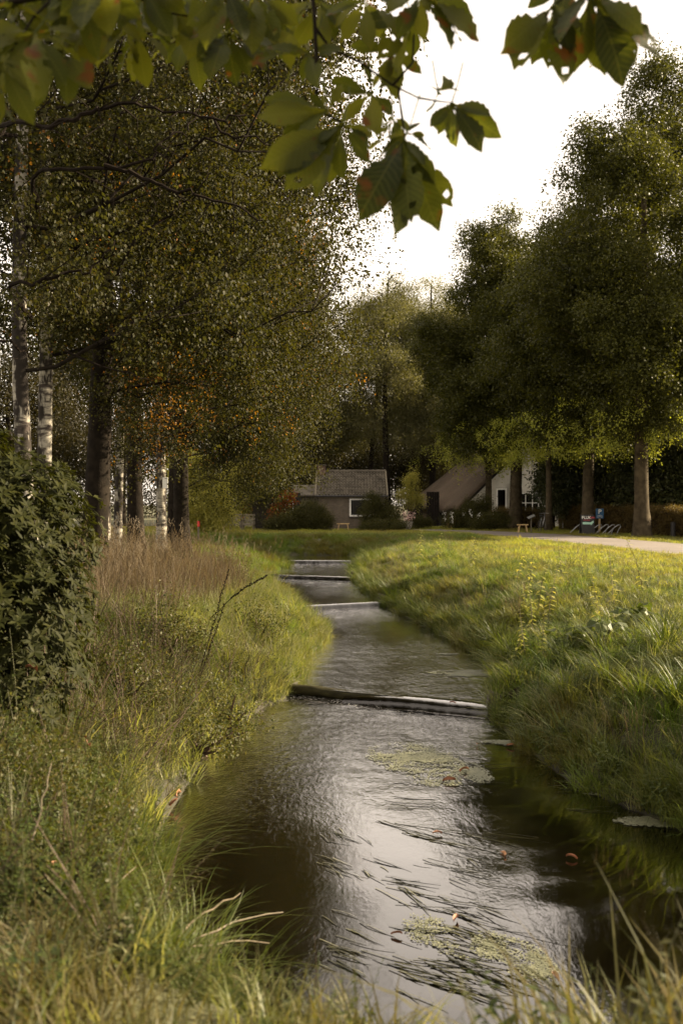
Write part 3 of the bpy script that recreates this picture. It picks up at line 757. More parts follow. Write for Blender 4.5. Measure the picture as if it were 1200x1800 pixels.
def farmhouse():
    a = R(15); root = empty('farmhouse', (8.07, 66, 0), a)
    tag(root, 'farmhouse with a deep thatched roof, white gable and dark barn door behind the path', 'farmhouse')
    Wd, L, H, RZ = 9.2, 10.2, 1.62, 6.1        # local x: along the gable, y: away; eave on x = 0
    cx = Wd / 2; wz = lambda x: H + (RZ - .35 - H) * (1 - abs(x - cx) / cx)
    # white gable with a wide dark opening and windows
    mb = MB()
    op = [(2.35, 3.15, 0, 2.6), (4.0, 5.5, .9, 2.3), (6.3, 7.3, .9, 2.2)]
    xsg = sorted({0, cx, Wd, *[o[0] for o in op], *[o[1] for o in op]})
    for x0, x1 in zip(xsg, xsg[1:]):
        o = [q for q in op if q[0] <= x0 + 1e-6 and q[1] >= x1 - 1e-6]
        if o:
            if o[0][2] > 0: mb.box((x0, 0, 0), (x1, .28, o[0][2]))
            zb = o[0][3]
        else: zb = 0
        z0, z1 = wz(x0), wz(x1)
        mb.add([(x0, 0, zb), (x1, 0, zb), (x1, .28, zb), (x0, .28, zb), (x0, 0, z0), (x1, 0, z1), (x1, .28, z1), (x0, .28, z0)], [[0, 3, 2, 1], [4, 5, 6, 7], [0, 1, 5, 4], [1, 2, 6, 5], [2, 3, 7, 6], [3, 0, 4, 7]])
    mb.build('gable_wall', M['render_white'], root)
    mb = MB(); mb.box((1.75, .5, 0), (Wd - 1.75, .55, 2.9)); mb.build('interior', M['dark'], root)
    for x0, x1, z0, z1 in op[1:]: window(root, ((x0 + x1) / 2, .05, z0), x1 - x0, z1 - z0, mull=(2, 1), fr=.08)
    mb = MB(); mb.box((2.38, .02, .02), (2.46, .1, 2.58)); mb.box((3.04, .02, .02), (3.12, .1, 2.58)); mb.box((2.46, .02, 2.48), (3.04, .1, 2.58)); mb.build('door_frame', M['white'], root)
    mb = MB(); mb.tube([(3.35, -.12, 0), (3.35, -.12, 2.9)], .05, 8); mb.build('drainpipe', M['metal'], root)
    # low brick side wall under the eave, broken by the barn opening
    mb = MB(); mb.box((.1, .28, 0), (.35, 3.6, H - .1)); mb.box((.1, 7.4, 0), (.35, L, H - .1)); mb.box((.1, 3.6, H - .35), (.35, 7.4, H - .1)); mb.build('side_wall', M['red_brick'], root)
    mb = MB(); mb.box((.5, 3.4, 0), (.55, 7.6, H)); mb.build('barn_interior', M['dark'], root)
    mb = MB(); mb.box((.35, L - .25, 0), (Wd, L, H)); mb.box((Wd - .25, .28, 0), (Wd, L - .25, H)); mb.build('back_wall', M['red_brick'], root)
    # thatch: thick, softly sagging, hipped at the far end, swept over the barn door
    def surf(u, v, side):
        # u 0 eave .. 1 ridge, v 0 gable .. 1 far end
        y = -.35 + v * (L + .9); hip0 = L - 3.2
        x = -.55 + u * (cx + .55)
        z = H - .25 + (RZ - H + .25) * (u ** .97) - .10 * math.sin(math.pi * u)
        if y > hip0 + (1 - u) * 4.0: pass
        z += .16 * math.exp(-((y - 5.0 - 2.2 * u) / 1.3) ** 2) * (1 - u) - .16 * math.exp(-((y - 2.6 - 4.5 * u) / .9) ** 2) * (1 - u * .6)
        z += .03 * math.sin(y * 2.1 + u * 4) + random.uniform(-.012, .012)
        lim = L + .55 - (u * 3.4)
        y = min(y, lim) if False else -.35 + v * (lim + .35)
        if side: x = 2 * cx - x
        return (x, y, z)
    nu, nv = 22, 34
    for side in (0, 1):
        top = [[surf(i / nu, j / nv, side) for i in range(nu + 1)] for j in range(nv + 1)]
        V = [p for row in top for p in row] + [(p[0] + (.10 if not side else -.10), p[1], p[2] - .34) for row in top for p in row]
        n1 = (nu + 1) * (nv + 1); Fc = []
        for j in range(nv):
            for i in range(nu):
                q = j * (nu + 1) + i; Fc += [[q, q + 1, q + nu + 2, q + nu + 1], [q + n1, q + nu + 1 + n1, q + nu + 2 + n1, q + 1 + n1]]
        for j in range(nv): q = j * (nu + 1); Fc.append([q, q + nu + 1, q + nu + 1 + n1, q + n1])
        for i in range(nu): Fc.append([i, i + n1, i + 1 + n1, i + 1]); q = nv * (nu + 1) + i; Fc.append([q, q + 1, q + 1 + n1, q + n1])
        link('thatch_slope', np_mesh('thatch_slope', V, Fc, M['thatch'], True), root)
    apex = (cx, L + .55 - 3.4, RZ); V = []; Fc = []                # far hip
    for i in range(13):
        for j in range(13):
            t, s = i / 12, j / 12; x = (-.55 + t * (cx + .55)); x2 = 2 * cx - x; V.append((x + (x2 - x) * s, L + .55 - 3.4 * t, H - .25 + (RZ - H + .25) * t ** .97 - .10 * math.sin(math.pi * t)))
    for i in range(12):
        for j in range(12): q = i * 13 + j; Fc.append([q, q + 1, q + 14, q + 13])
    link('thatch_hip', np_mesh('thatch_hip', V, Fc, M['thatch'], True), root)
    mb = MB(); mb.tube([(cx, -.4, RZ + .03), (cx, 3, RZ + .06), (cx, 7.4, RZ + .02)], [.24, .22, .2], 9); mb.build('ridge_capping', M['thatch'], root, smooth=True)
    mb = MB()
    for s in (0, 1):
        f = (lambda x: x) if not s else (lambda x: 2 * cx - x)
        V = [(f(-.4), -.40, H - .55), (f(cx), -.40, RZ - .42), (f(cx), -.40, RZ - .22), (f(-.4), -.40, H - .35)]
        mb.add(V + [(x, y + .05, z) for x, y, z in V], [[0, 1, 2, 3], [7, 6, 5, 4], [0, 4, 5, 1], [3, 2, 6, 7], [0, 3, 7, 4]])
    mb.build('verge_board', M['black_board'], root)
    # two dark plank door leaves standing open before the barn opening
    for q, (x, y, w, h, rz) in enumerate([(-1.42, 4.1, .5, 2.05, 3.0), (-.62, 2.9, .9, 2.35, 3.05)]):
        d = empty('barn_door', (x, y, .02), rz); d.parent = root
        nb = 5
        for i in range(nb):
            mb = MB(); mb.box((i * w / nb, 0, 0), ((i + 1) * w / nb - .012, .035, h - .01 * (i % 2)), jit=.002); mb.build('plank', M['black_board'], d)
        for zz in (.3, h - .4): mb = MB(); mb.box((0, .037, zz), (w, .06, zz + .12)); mb.build('ledge', M['black_board'], d)
farmhouse()

def outbuilding():
    root = empty('outbuilding', (15.6, 60, 0), R(8)); tag(root, 'low white outbuilding glimpsed between dark trees over the hedge', 'outbuilding')
    mb = MB(); mb.box((0, 0, 0), (2.3, .25, 2.15)); mb.box((0, .25, 0), (.25, 3.5, 2.15)); mb.box((2.05, .25, 0), (2.3, 3.5, 2.15)); mb.build('wall', M['render_white'], root)
    for i in range(12):
        mb = MB(); x = .02 + i * .19; mb.box((x, -.03, .2), (x + .17, -.003, 2.1), jit=.002); mb.build('wall_plank', M['render_white'], root)
    mb = MB(); V = [(-.2, -.25, 2.1), (2.5, -.25, 2.1), (2.5, 1.8, 3.2), (-.2, 1.8, 3.2), (2.5, 3.8, 2.1), (-.2, 3.8, 2.1)]
    mb.add(V + [(x, y, z + .1) for x, y, z in V], [[0, 3, 2, 1], [3, 5, 4, 2], [6, 7, 8, 9], [9, 8, 10, 11], [0, 1, 7, 6], [5, 11, 10, 4], [1, 2, 8, 7], [2, 4, 10, 8], [3, 0, 6, 9], [5, 3, 9, 11]]); mb.build('roof', M['thatch'], root)
outbuilding()
for x, lab in ((991, 'white post between the thin trunk and the black sign tree'), (1012, 'greyer white post just beside the black sign tree')):
    p = P(x, 890, 58); o = empty('garden_post', (p[0], 58, 0)); tag(o, lab, 'post', 'white posts behind the hedge')
    mb = MB(); mb.box((-.12, -.08, 0), (.12, .08, 2.25), jit=.004); mb.build('post', M['white'], o)
    mb = MB(); mb.box((-.15, -.11, 2.255), (.15, .11, 2.31)); mb.build('cap', M['white'], o)

# ------------------------------------------------------------------ things along the path and by the cottage
def lettering(body, size, mat, name, parent, loc, offset=.004, align='LEFT'):
    c = bpy.data.curves.new(name, 'FONT'); c.body = body; c.size = size; c.extrude = .002; c.align_x = align; c.offset = offset; c.resolution_u = 3
    t = bpy.data.objects.new(name, c); COL.objects.link(t); dg = bpy.context.evaluated_depsgraph_get()
    me = bpy.data.meshes.new_from_object(t.evaluated_get(dg)); bpy.data.objects.remove(t); me.materials.clear(); me.materials.append(M[mat])
    return link(name, me, parent, loc, (R(90), 0, 0))

def sign_board():
    x, y, _ = P(1031, 935, 50.2); root = empty('a_board_sign', (x, y, 0), R(6)); tag(root, 'black pavement board reading PLUK TUIN with a pale green arrow, before a trunk', 'sign')
    def face(mb, w, h): mb.box((-w / 2, 0, 0), (w / 2, .03, h)); return mb
    fr = face(MB(), .68, .98).build('front_panel', M['sign_black'], root, loc=(0, -.22, .03), rot=(R(-10), 0, 0))
    face(MB(), .68, .98).build('back_panel', M['sign_black'], root, loc=(0, .2, .03), rot=(R(10), 0, 0))
    text = lambda t, size, x, z, mat, nm: lettering(t, size, mat, nm, fr, (x, -.004, z))
    text('PLUK', .20, -.30, .78, 'ink_white', 'lettering'); text('TUIN', .125, .09, .80, 'ink_red', 'lettering')
    mb = MB(); mb.box((-.22, -.006, .70), (.12, -.001, .73)); mb.build('underline', M['ink_red'], fr)
    # arrow: a bar ending in a hooked head that points up and right
    mb = MB(); mb.add([(x_, -.006, z_) for x_, z_ in [(-.27, .50), (.14, .50), (.14, .44), (.30, .60), (.30, .68), (.24, .66), (.14, .60), (-.20, .62), (-.28, .60)]], [[0, 1, 2, 3, 4, 5, 6, 7, 8]]); mb.build('arrow', M['ink_mint'], fr)
sign_board()

def parking_sign():
    x, y, _ = P(1053, 930, 52.5); root = empty('parking_sign', (x, y, 0)); tag(root, 'small blue P parking sign with a bicycle symbol on a wooden post at the hedge', 'sign')
    mb = MB(); mb.box((-.05, 0, 0), (.05, .08, 1.2), jit=.003); mb.build('post', M['pale_wood'], root)
    mb = MB(); mb.box((-.21, -.03, .78), (.21, -.003, 1.30)); mb.build('plate', M['sign_blue'], root)
    lettering('P', .33, 'ink_white', 'letter', root, (0, -.036, 1.03), .008, 'CENTER')
    mb = MB()
    for sx in (-1, 1): mb.tube([(sx * .09 + .055 * math.cos(t), -.034, .87 + .055 * math.sin(t)) for t in np.linspace(0, 6.283, 11)], .008, 4)
    mb.tube([(-.09, -.034, .87), (-.03, -.034, .96), (.06, -.034, .96), (.09, -.034, .87)], .007, 4); mb.tube([(-.03, -.034, .96), (0, -.034, .87), (.06, -.034, .96)], .007, 4)
    mb.build('bicycle_symbol', M['ink_white'], root)
parking_sign()

rack_proto = None
for i, (px, lab) in enumerate([(1012, 'single low bike hoop half hidden by the black board'), (1046, 'bike hoop nearest the black board, under the parking sign'), (1058, 'bike hoop second from the black board'), (1069, 'bike hoop third from the black board'), (1079, 'bike hoop farthest from the black board')]):
    x, y, _ = P(px, 938, 50.8 - i * .25)
    if rack_proto is None:
        o = empty('bike_hoop', (x, y, 0)); mb = MB(); mb.tube([(-.35, .1, 0), (-.25, .05, .12), (.0, -.02, .38), (.16, -.05, .50), (.27, -.06, .50), (.30, -.05, .42), (.18, 0, .2), (.12, .02, 0)], .022, 6); h = mb.build('hoop', M['metal'], o)
        mb = MB(); mb.box((-.42, .08, .0), (.2, .12, .025)); f = mb.build('foot_rail', M['metal'], o); rack_proto = (o, h, f)
    else:
        o = rack_proto[0].copy(); COL.objects.link(o); o.location = (x, y, 0)
        for c in rack_proto[1:]: q = c.copy(); COL.objects.link(q); q.parent = o
    tag(o, lab, 'bike rack', 'metal bike hoops at the hedge')

def stool(px, py, D, w, h, lab, g, rz=0):
    x, y, _ = P(px, py, D); root = empty('plank_bench', (x, y, 0), rz); tag(root, lab, 'bench', g)
    mb = MB(); mb.box((-w / 2, -.16, h - .045), (w / 2, .16, h), jit=.003); mb.build('seat', M['pale_wood'], root)
    for sx in (-1, 1):
        for sy in (-1, 1):
            mb = MB(); mb.tube([(sx * (w / 2 - .05), sy * .14, 0), (sx * (w / 2 - .12), sy * .10, h - .046)], .025, 6); mb.build('leg', M['pale_wood'], root)
stool(603, 930, 57.5, .72, .42, 'small yellow plank bench on the grass below the cottage wall', 'small plank benches')
stool(918, 935, 53.5, .58, .45, 'small wooden bench beside the path before the hedge', 'small plank benches')

def lectern(px, D, h, lab):
    x, y, _ = P(px, 900, D); root = empty('information_stand', (x, y, 0)); tag(root, lab, 'stand')
    mb = MB(); mb.tube([(0, 0, 0), (0, 0, h - .05)], .03, 6); mb.build('post', M['grey_wood'], root)
    mb = MB(); mb.box((-.2, -.14, -.01), (.2, .14, .02), Matrix.Translation((0, 0, h)) @ Matrix.Rotation(R(-24), 4, 'Y') @ Matrix.Rotation(R(20), 4, 'X')); mb.build('panel', M['metal'], root)
lectern(933, 54, .85, 'small tilted panel on a post beside the path bench')

def bicycle():
    x, y, _ = P(953, 933, 54.2); root = empty('bicycle', (x, y, 0), R(62)); tag(root, 'bicycle leaning at the thin tree trunk, seen nearly end on', 'bicycle')
    for q, cxx in enumerate((-.52, .52)):
        mb = MB(); mb.tube([(cxx + .33 * math.cos(t), 0, .35 + .33 * math.sin(t)) for t in np.linspace(0, 6.283, 25)], .018, 5); w = mb.build('wheel', M['sign_black'], root)
        mb = MB()
        for s in range(8): a = s * math.pi / 8; mb.tube([(cxx - .32 * math.cos(a), 0, .35 - .32 * math.sin(a)), (cxx + .32 * math.cos(a), 0, .35 + .32 * math.sin(a))], .003, 3)
        mb.build('spokes', M['metal'], w)
    mb = MB(); mb.tube([(-.52, 0, .35), (-.18, 0, .82), (.38, 0, .86), (.0, 0, .32), (-.52, 0, .35)], .018, 6); mb.tube([(-.18, 0, .82), (0, 0, .32)], .018, 6); mb.tube([(.52, 0, .35), (.38, 0, .86), (.34, 0, 1.02)], .018, 6); mb.build('frame', M['metal'], root)
    mb = MB(); mb.tube([(.25, -.28, 1.03), (.34, -.1, 1.04), (.34, .1, 1.04), (.25, .28, 1.03)], .014, 6); mb.build('handlebar', M['metal'], root)
    mb = MB(); mb.box((-.32, -.08, .9), (-.08, .08, .95), jit=.01); mb.tube([(-.19, 0, .8), (-.2, 0, .9)], .013, 6); mb.build('saddle', M['sign_black'], root)
bicycle()

def bollard(px, D, h, mat, lab):
    x, y, _ = P(px, 940, D); root = empty('bollard', (x, y, 0)); tag(root, lab, 'bollard')
    mb = MB(); mb.tube([(0, 0, 0), (0, 0, h * .86)], .11, 10); mb.build('post', M[mat], root)
    mb = MB(); mb.tube([(0, 0, h * .865), (0, 0, h * .95), (0, 0, h)], [.12, .12, .06], 10); mb.build('cap', M[mat], root)
bollard(1182, 45.6, .72, 'sign_black', 'dark round bollard at the foot of the hedge')

def garden_chair(px, lab):
    x, y, _ = P(px, 930, 57.2); root = empty('garden_chair', (x, y, 0), R(-4)); tag(root, lab, 'chair', 'weathered garden chairs on the lawn')
    W = .30
    for sx in (-1, 1):
        mb = MB(); mb.box((sx * W - .025, -.27, 0), (sx * W + .025, -.22, .62)); mb.build('front_leg', M['grey_wood'], root)
        mb = MB(); mb.box((sx * W - .025, .22, 0), (sx * W + .025, .27, .96)); mb.build('back_leg', M['grey_wood'], root)
        mb = MB(); mb.box((sx * W - .035, -.29, .623), (sx * W + .035, .217, .65)); mb.build('armrest', M['grey_wood'], root)
    for i in range(6):
        mb = MB(); y0 = -.25 + i * .078; mb.box((-W + .027, y0, .40), (W - .027, y0 + .062, .425)); mb.build('seat_slat', M['grey_wood'], root)
        mb = MB(); x0 = -W + .04 + i * .089; mb.box((x0, .235, .47), (x0 + .05, .255, .885)); mb.build('back_slat', M['grey_wood'], root)
    mb = MB(); mb.box((-W + .027, .225, .89), (W - .027, .265, .96)); mb.build('top_rail', M['grey_wood'], root)
    mb = MB(); mb.box((-W + .027, -.265, .33), (W - .027, -.24, .395)); mb.build('apron', M['grey_wood'], root)
garden_chair(415, 'weathered slatted garden chair under the birch branches, left one of two')
garden_chair(437, 'weathered slatted garden chair nearer the dark shed, right one of two')

# ------------------------------------------------------------------ trees
def tube_edges(A, B, ra, rb, k=5):
    """a prism for every edge, in one go"""
    d = B - A; d /= np.linalg.norm(d, axis=1, keepdims=True) + 1e-9
    ref = np.where(np.abs(d[:, 2:3]) > .9, [[1., 0, 0]], [[0, 0, 1.]]); u = np.cross(d, ref); u /= np.linalg.norm(u, axis=1, keepdims=True); w = np.cross(d, u)
    an = np.arange(k) * 2 * math.pi / k; c, s = np.cos(an)[None, :, None], np.sin(an)[None, :, None]
    ring = u[:, None] * c + w[:, None] * s
    V = np.concatenate([A[:, None] + ring * ra[:, None, None], B[:, None] + ring * rb[:, None, None]], 1)
    n = len(A); base = (np.arange(n) * 2 * k)[:, None, None]
    j = np.arange(k); f = np.stack([j, (j + 1) % k, (j + 1) % k + k, j + k], -1)[None] + base
    return V.reshape(-1, 3), f.reshape(-1, 4)

def tree(name, label, cat, group, loc, H, r0, bark, sprays, crown, tips=320, per=5, lean=(0, 0), seed=0, bend=.2, step=.55, vidw=None, scl=(.8, 1.25), fork=None, jitter=.45, gap=0, droopz=0, k=5, limb_r=.6, clear=0, goldz=None):
    """trunk + branches grown towards points spread through the crown + leaf sprays at their ends.
    crown: list of (cx, cy, cz, rx, ry, rz, weight) ellipsoids relative to the base"""
    r = np.random.RandomState(seed)
    root = empty(name, (loc[0], loc[1], gz(*loc) - .05)); tag(root, label, cat, group)
    # trunk line
    nt_ = 14; T = np.linspace(0, 1, nt_); w1 = r.normal(0, bend, 2); w2 = r.normal(0, bend * .6, 2)
    tp = np.stack([lean[0] * T ** 1.4 * H + w1[0] * np.sin(T * 3.1) + w2[0] * np.sin(T * 7), lean[1] * T ** 1.4 * H + w1[1] * np.sin(T * 2.6) + w2[1] * np.sin(T * 6), T * H * .92], 1)
    trad = r0 * (1 - T * .86) ** .9; trad[0] *= 1.35; 
    tf = np.linspace(0, 1, 60); tpf = np.stack([np.interp(tf, T, tp[:, i]) for i in range(3)], 1); trf = np.interp(tf, T, trad)
    kk = 12; ang = np.arange(kk) * 2 * math.pi / kk
    rr = trf[:, None] * (1 + r.normal(0, .022, (60, kk))) * (1 + .10 * np.sin(ang * 3 + r.uniform(0, 6))[None] * np.exp(-tf * 20)[:, None])
    V = np.stack([tpf[:, 0:1] + np.cos(ang) * rr, tpf[:, 1:2] + np.sin(ang) * rr, np.repeat(tpf[:, 2:3], kk, 1)], -1).reshape(-1, 3)
    i = np.arange(59)[:, None] * kk; j = np.arange(kk)
    f = np.stack([i + j, i + (j + 1) % kk, i + (j + 1) % kk + kk, i + j + kk], -1).reshape(-1, 4)
    link('trunk', np_mesh('trunk', V, f, bark, True), root)
    # tips
    wts = np.array([c[6] for c in crown], float); wts /= wts.sum(); pick = r.choice(len(crown), tips, p=wts)
    C = np.array(crown)[pick]; q = r.normal(0, 1, (tips, 3)); q /= np.linalg.norm(q, axis=1, keepdims=True); rad = r.uniform(.25, 1, tips)[:, None] ** .55
    tip = C[:, :3] + q * rad * C[:, 3:6]
    if gap:
        keep = lumps(tip[:, 0] * 1.0 + tip[:, 1] * .7, tip[:, 2], 1.0, seed + 3) > -gap; tip = tip[keep]
    if clear: tip = tip[tip[:, 2] > clear]
    axis_d = np.hypot(tip[:, 0] - np.interp(tip[:, 2], tp[:, 2], tp[:, 0]), tip[:, 1] - np.interp(tip[:, 2], tp[:, 2], tp[:, 1]))
    tip = tip[np.argsort(axis_d)]
    nodes = [tuple(p) for p in tpf[8:]]; par = [-1] * len(nodes); istr = [True] * len(nodes)
    cap = 4000; NA = np.zeros((len(tip) * 14 + 100, 3)); n = len(nodes); NA[:n] = nodes; dep = np.zeros(len(NA)); 
    parent = np.full(len(NA), -1); 
    for t in tip:
        d = NA[:n] - t; dist = np.sqrt((d ** 2).sum(1)); pen = dist + .28 * dep[:n] + np.where(d[:, 2] > -.15 * dist, 1.4 * np.clip(d[:, 2] + .3 * dist, 0, 9), 0)
        b = int(np.argmin(pen)); L = dist[b]; m = max(1, int(L / step)); a = NA[b].copy(); prev = b
        side = r.normal(0, .09 * L, 3)
        for s in range(1, m + 1):
            u = s / m; p = a + (t - a) * u + side * math.sin(math.pi * u) + r.normal(0, .05, 3) * (s < m); p[2] += (.10 * L - droopz * L) * math.sin(math.pi * u)
            if n >= len(NA) - 1: break
            NA[n] = p; parent[n] = prev; dep[n] = dep[prev] + L / m; prev = n; n += 1
    cnt = np.zeros(n); haschild = np.zeros(n, bool); haschild[parent[:n][parent[:n] >= 0]] = True
    for q_ in range(n - 1, -1, -1):
        if not haschild[q_] and parent[q_] >= 0: cnt[q_] += 1
        if parent[q_] >= 0: cnt[parent[q_]] += cnt[q_]
    e = np.nonzero(parent[:n] >= 0)[0]; p_ = parent[e]
    rb = .0065 * np.maximum(cnt[e], 1) ** .58; ra = .0065 * np.maximum(np.where(parent[p_] < 0, cnt[e], cnt[p_]), 1) ** .58; ra = np.minimum(ra, rb * 1.5)
    sc_ = min(1.0, limb_r * r0 / max(ra.max(), 1e-6)); lim = np.where(cnt[e] > 6, sc_, 1.0); ra, rb = ra * lim, rb * lim
    V, f = tube_edges(NA[p_], NA[e], np.maximum(ra, .004), np.maximum(rb, .0035), k)
    o = link('branches', np_mesh('branches', V, f, bark if bark is not M['birch_bark'] else M['bark'], True), root); o['kind'] = 'stuff'
    # sprays round the outer twigs
    outer = e[cnt[e] <= 3]; src = NA[outer]; w = np.repeat(np.arange(len(src)), max(1, int(round(per * len(tip) / max(1, len(src))))))
    base = src[w] + r.normal(0, jitter, (len(w), 3)) * [1, 1, .8]
    cl_ = lumps(base[:, 0] + .35 * base[:, 2], base[:, 2] * 1.1 + .4 * base[:, 1], 1.5, seed + 11); base = base[(cl_ > (-.16 if not gap else -9)) | (r.uniform(0, 1, len(base)) < .12)]
    m = len(base); rot = np.stack([r.normal(0, .3, m), r.normal(0, .35, m), r.uniform(0, 6.283, m)], 1)
    vid = r.choice(len(sprays), m, p=vidw) if vidw is not None else r.randint(0, len(sprays), m)
    if goldz:
        for gx, gy, gzz, gr in goldz: vid = np.where((np.linalg.norm(base - [gx, gy, gzz], axis=1) < gr) & (r.uniform(0, 1, m) < .38), 3, vid)
    scatter('crown', sprays, base, rot, r.uniform(scl[0], scl[1], m), vid, root)
    return root, base

def blob(cx, cy, cz, rx, ry, rz, n, r, size=.5):
    """a crown as a main body with knobbly lobes on its skin"""
    out = [(cx, cy, cz, rx * .72, ry * .72, rz * .78, 1.5)]
    for i in range(n):
        q = r.normal(0, 1, 3); q /= np.linalg.norm(q); s = size * r.uniform(.55, 1.1)
        out.append((cx + q[0] * rx * .72, cy + q[1] * ry * .72, cz + q[2] * rz * .75, rx * s * .62, ry * s * .62, rz * s * .45, s * 1.1))
    return out

SB = [spray('birch_spray', M['birch_leaf'], 42, .5, .16, .050, .78, .9, s) for s in range(3)] + [spray('gold_spray', M['gold_leaf'], 26, .45, .2, .05, .75, .8, 9)]
SM = [spray('birch_mass', M['birch_leaf'], 85, .8, .36, .056, .75, .9, s + 20) for s in range(3)] + [spray('gold_mass', M['gold_leaf'], 26, .6, .3, .07, .75, .8, 29)]
SR = [spray('row_spray', M['row_leaf'], 85, 1.0, .40, .118, .7, .35, s + 40, lean=.4) for s in range(3)]
SK = [spray('skirt_glow_spray', M['skirt_glow_leaf'], 60, .9, .42, .11, .7, .5, s + 45, lean=.6) for s in range(2)]
SG = [spray('hazed_spray', M['hazed_leaf'], 110, 1.1, .55, .10, .6, .4, s + 60, lean=.5) for s in range(3)]
SF = [spray('far_spray', M['far_leaf'], 120, 1.7, .85, .14, .7, .4, s + 80, lean=.5) for s in range(3)]
SY = [spray('bright_spray', M['bright_leaf'], 40, .7, .35, .10, .7, .4, s + 90, lean=.5) for s in range(2)]
SS = [spray('shrub_spray', M['shrub_leaf'], 26, .35, .16, .06, .6, .3, s + 100, lean=.3) for s in range(3)]
SL = [spray('laurel_spray', M['laurel_leaf'], 26, .6, .28, .20, .38, .6, s + 110, lean=.9) for s in range(3)]
SW = [spray('scrub_spray', M['weed_leaf'], 22, .30, .16, .042, .6, .2, s + 170, lean=.1) for s in range(3)]
SC = [spray('copper_spray', M['copper_leaf'], 20, .35, .16, .10, .8, .4, 120)]
SH = [spray('hedge_spray', M['hedge_leaf'], 40, .22, .14, .055, .7, .2, s + 130, lean=.2) for s in range(2)]

rb_ = np.random.RandomState(77)
BG = 'birches in a row along the stream'
birches = [  # px of trunk, D, radius, bark, label, gold share, tips
    (62, 13.2, .125, 'birch_bark', 'nearest pale birch with a black-scarred trunk behind the rhododendron', .015),
    (70, 15.0, .125, 'birch_bark', 'pale birch close behind the nearest one, leaning slightly towards it', .012),
    (162, 17.5, .24, 'bark', 'thick dark trunk between the pair of pale birches and the slim white ones', .012),
    (183, 20.5, .12, 'birch_bark', 'slim white birch just beside the thick dark trunk', .05),
    (206, 24.5, .12, 'birch_bark', 'second slim white birch, greyer, beyond the thick dark trunk', .07),
    (243, 23.0, .20, 'bark', 'stout dark-barked tree standing out of the tall dry grass', .06),
    (284, 27.5, .15, 'birch_bark', 'white-barked birch carrying a small white tag on its trunk', .03),
    (318, 31.0, .26, 'bark', 'very dark double-width trunk at the end of the dry grass', .02),
    (300, 40.0, .18, 'bark', 'shaded far trunk just beyond the very dark one', .02)]
for i, (px, D, r0, bk, lab, gold) in enumerate(birches):
    x = (px - 600) / F * D; H = 15.5 + (i % 3)
    r = np.random.RandomState(200 + i); right = .65 - x if D < 26 else .2 - x
    rx = 4.2; cx = right - rx
    cr = blob(cx, .3, 9.3, rx, 3.6, 5.3, 9, r, .62)
    low = max(2.6, 4.1 - D * .02) + (1.3 if D > 26 else 0)
    cr.append((cx + .8, .5, low + 1.4, 3.4, 3, 1.6, 1.2))
    near = D < 22
    gz_ = None
    if i == 2: gz_ = [(.9, -.3, 4.6, .8), (1.6, .2, 4.2, .7), (-.3, 0, 6.3, .7)]; cr.append((1.2, 0, 4.2, 1.1, .9, .9, .5))
    if i == 3: gz_ = [(.6, 0, 4.4, .9), (1.4, 0, 3.6, .9), (2.2, .3, 4.6, .7)]; cr.append((1.0, 0, 3.6, 1.2, 1, 1.1, .5))
    if i in (5, 6): gz_ = [(1.5, -1, 6, 1.0), (3, -1, 7, .9)]
    if i >= 6: cr.append((3.3, -.5, [4.1, 3.7, 3.3][i - 6], .8, .9, 1.4, .35)); cr.append((2.0, 0, 5.2, 1.8, 1.4, 1.6, .9))
    src = SB if D < 26 else SM
    g = gold; w3 = (1 - g) / 3
    tree('birch_tree' if bk == 'birch_bark' else 'dark_tree', lab, 'tree', BG, (x, D), H, r0, M[bk], src, cr, tips=430 if near else 340, per=9.5 if D < 26 else 7.5, lean=(.012 * (i % 3 - .5), 0), bend=.09, seed=300 + i, vidw=[w3, w3, w3, g], droopz=.12, limb_r=.45, jitter=.22, goldz=gz_)

    if i == 0:      # its long dark limbs reaching out over the bank, bare of leaves near the stem
        t0 = bpy.data.objects['birch_tree']; o0 = Vector(t0.location); rl = np.random.RandomState(3)
        for pts, rad in [([(30, 240, 12.6), (-20, 225, 11), (30, 216, 9.6), (110, 217, 9.3), (150, 205, 9.2), (190, 185, 9.2), (250, 187, 9.2), (330, 196, 9.3), (375, 208, 9.3), (430, 200, 9.4)], .026), ([(372, 207, 9.3), (400, 240, 9.3), (450, 245, 9.4), (500, 262, 9.5)], .013),
                         ([(62, 360, 12.5), (60, 310, 10.5), (110, 297, 10), (190, 292, 9.8), (265, 275, 9.8), (285, 246, 9.8), (330, 230, 9.9)], .022), ([(190, 292, 9.8), (250, 310, 9.8), (300, 330, 9.8), (360, 345, 9.8), (420, 365, 9.9), (460, 395, 9.9)], .02), ([(330, 230, 9.9), (350, 190, 10), (372, 175, 10)], .008), ([(300, 330, 9.8), (330, 350, 9.8), (352, 380, 9.8)], .008),
                         ([(58, 560, 12.8), (20, 510, 11.5), (60, 498, 11), (120, 480, 11), (165, 468, 11), (205, 420, 11)], .024), ([(-20, 595, 12), (30, 610, 12.2), (60, 635, 12.8)], .018), ([(120, 620, 12.4), (200, 648, 12.2), (260, 665, 12.2)], .013)]:
            w = smooth_line([P(*p) for p in pts], 4); w = w + rl.normal(0, .018, w.shape); mb = MB(); n_ = len(w)
            mb.tube([Vector(q) - o0 for q in w], [rad * (1.15 - .85 * q / n_) for q in range(n_)], 6)
            for q in range(3, n_ - 1, 2):
                a = Vector(w[q]) - o0; d = Vector((rl.normal(0, .35), rl.normal(0, .25), rl.choice([-.35, .3]) * rl.uniform(.4, 1))); mb.tube([a, a + d * .5 + Vector((.05, 0, 0)), a + d + Vector(rl.normal(0, .08, 3))], [rad * .35, rad * .22, .002], 4, False)
            mb.build('limb', M['twig'], t0)

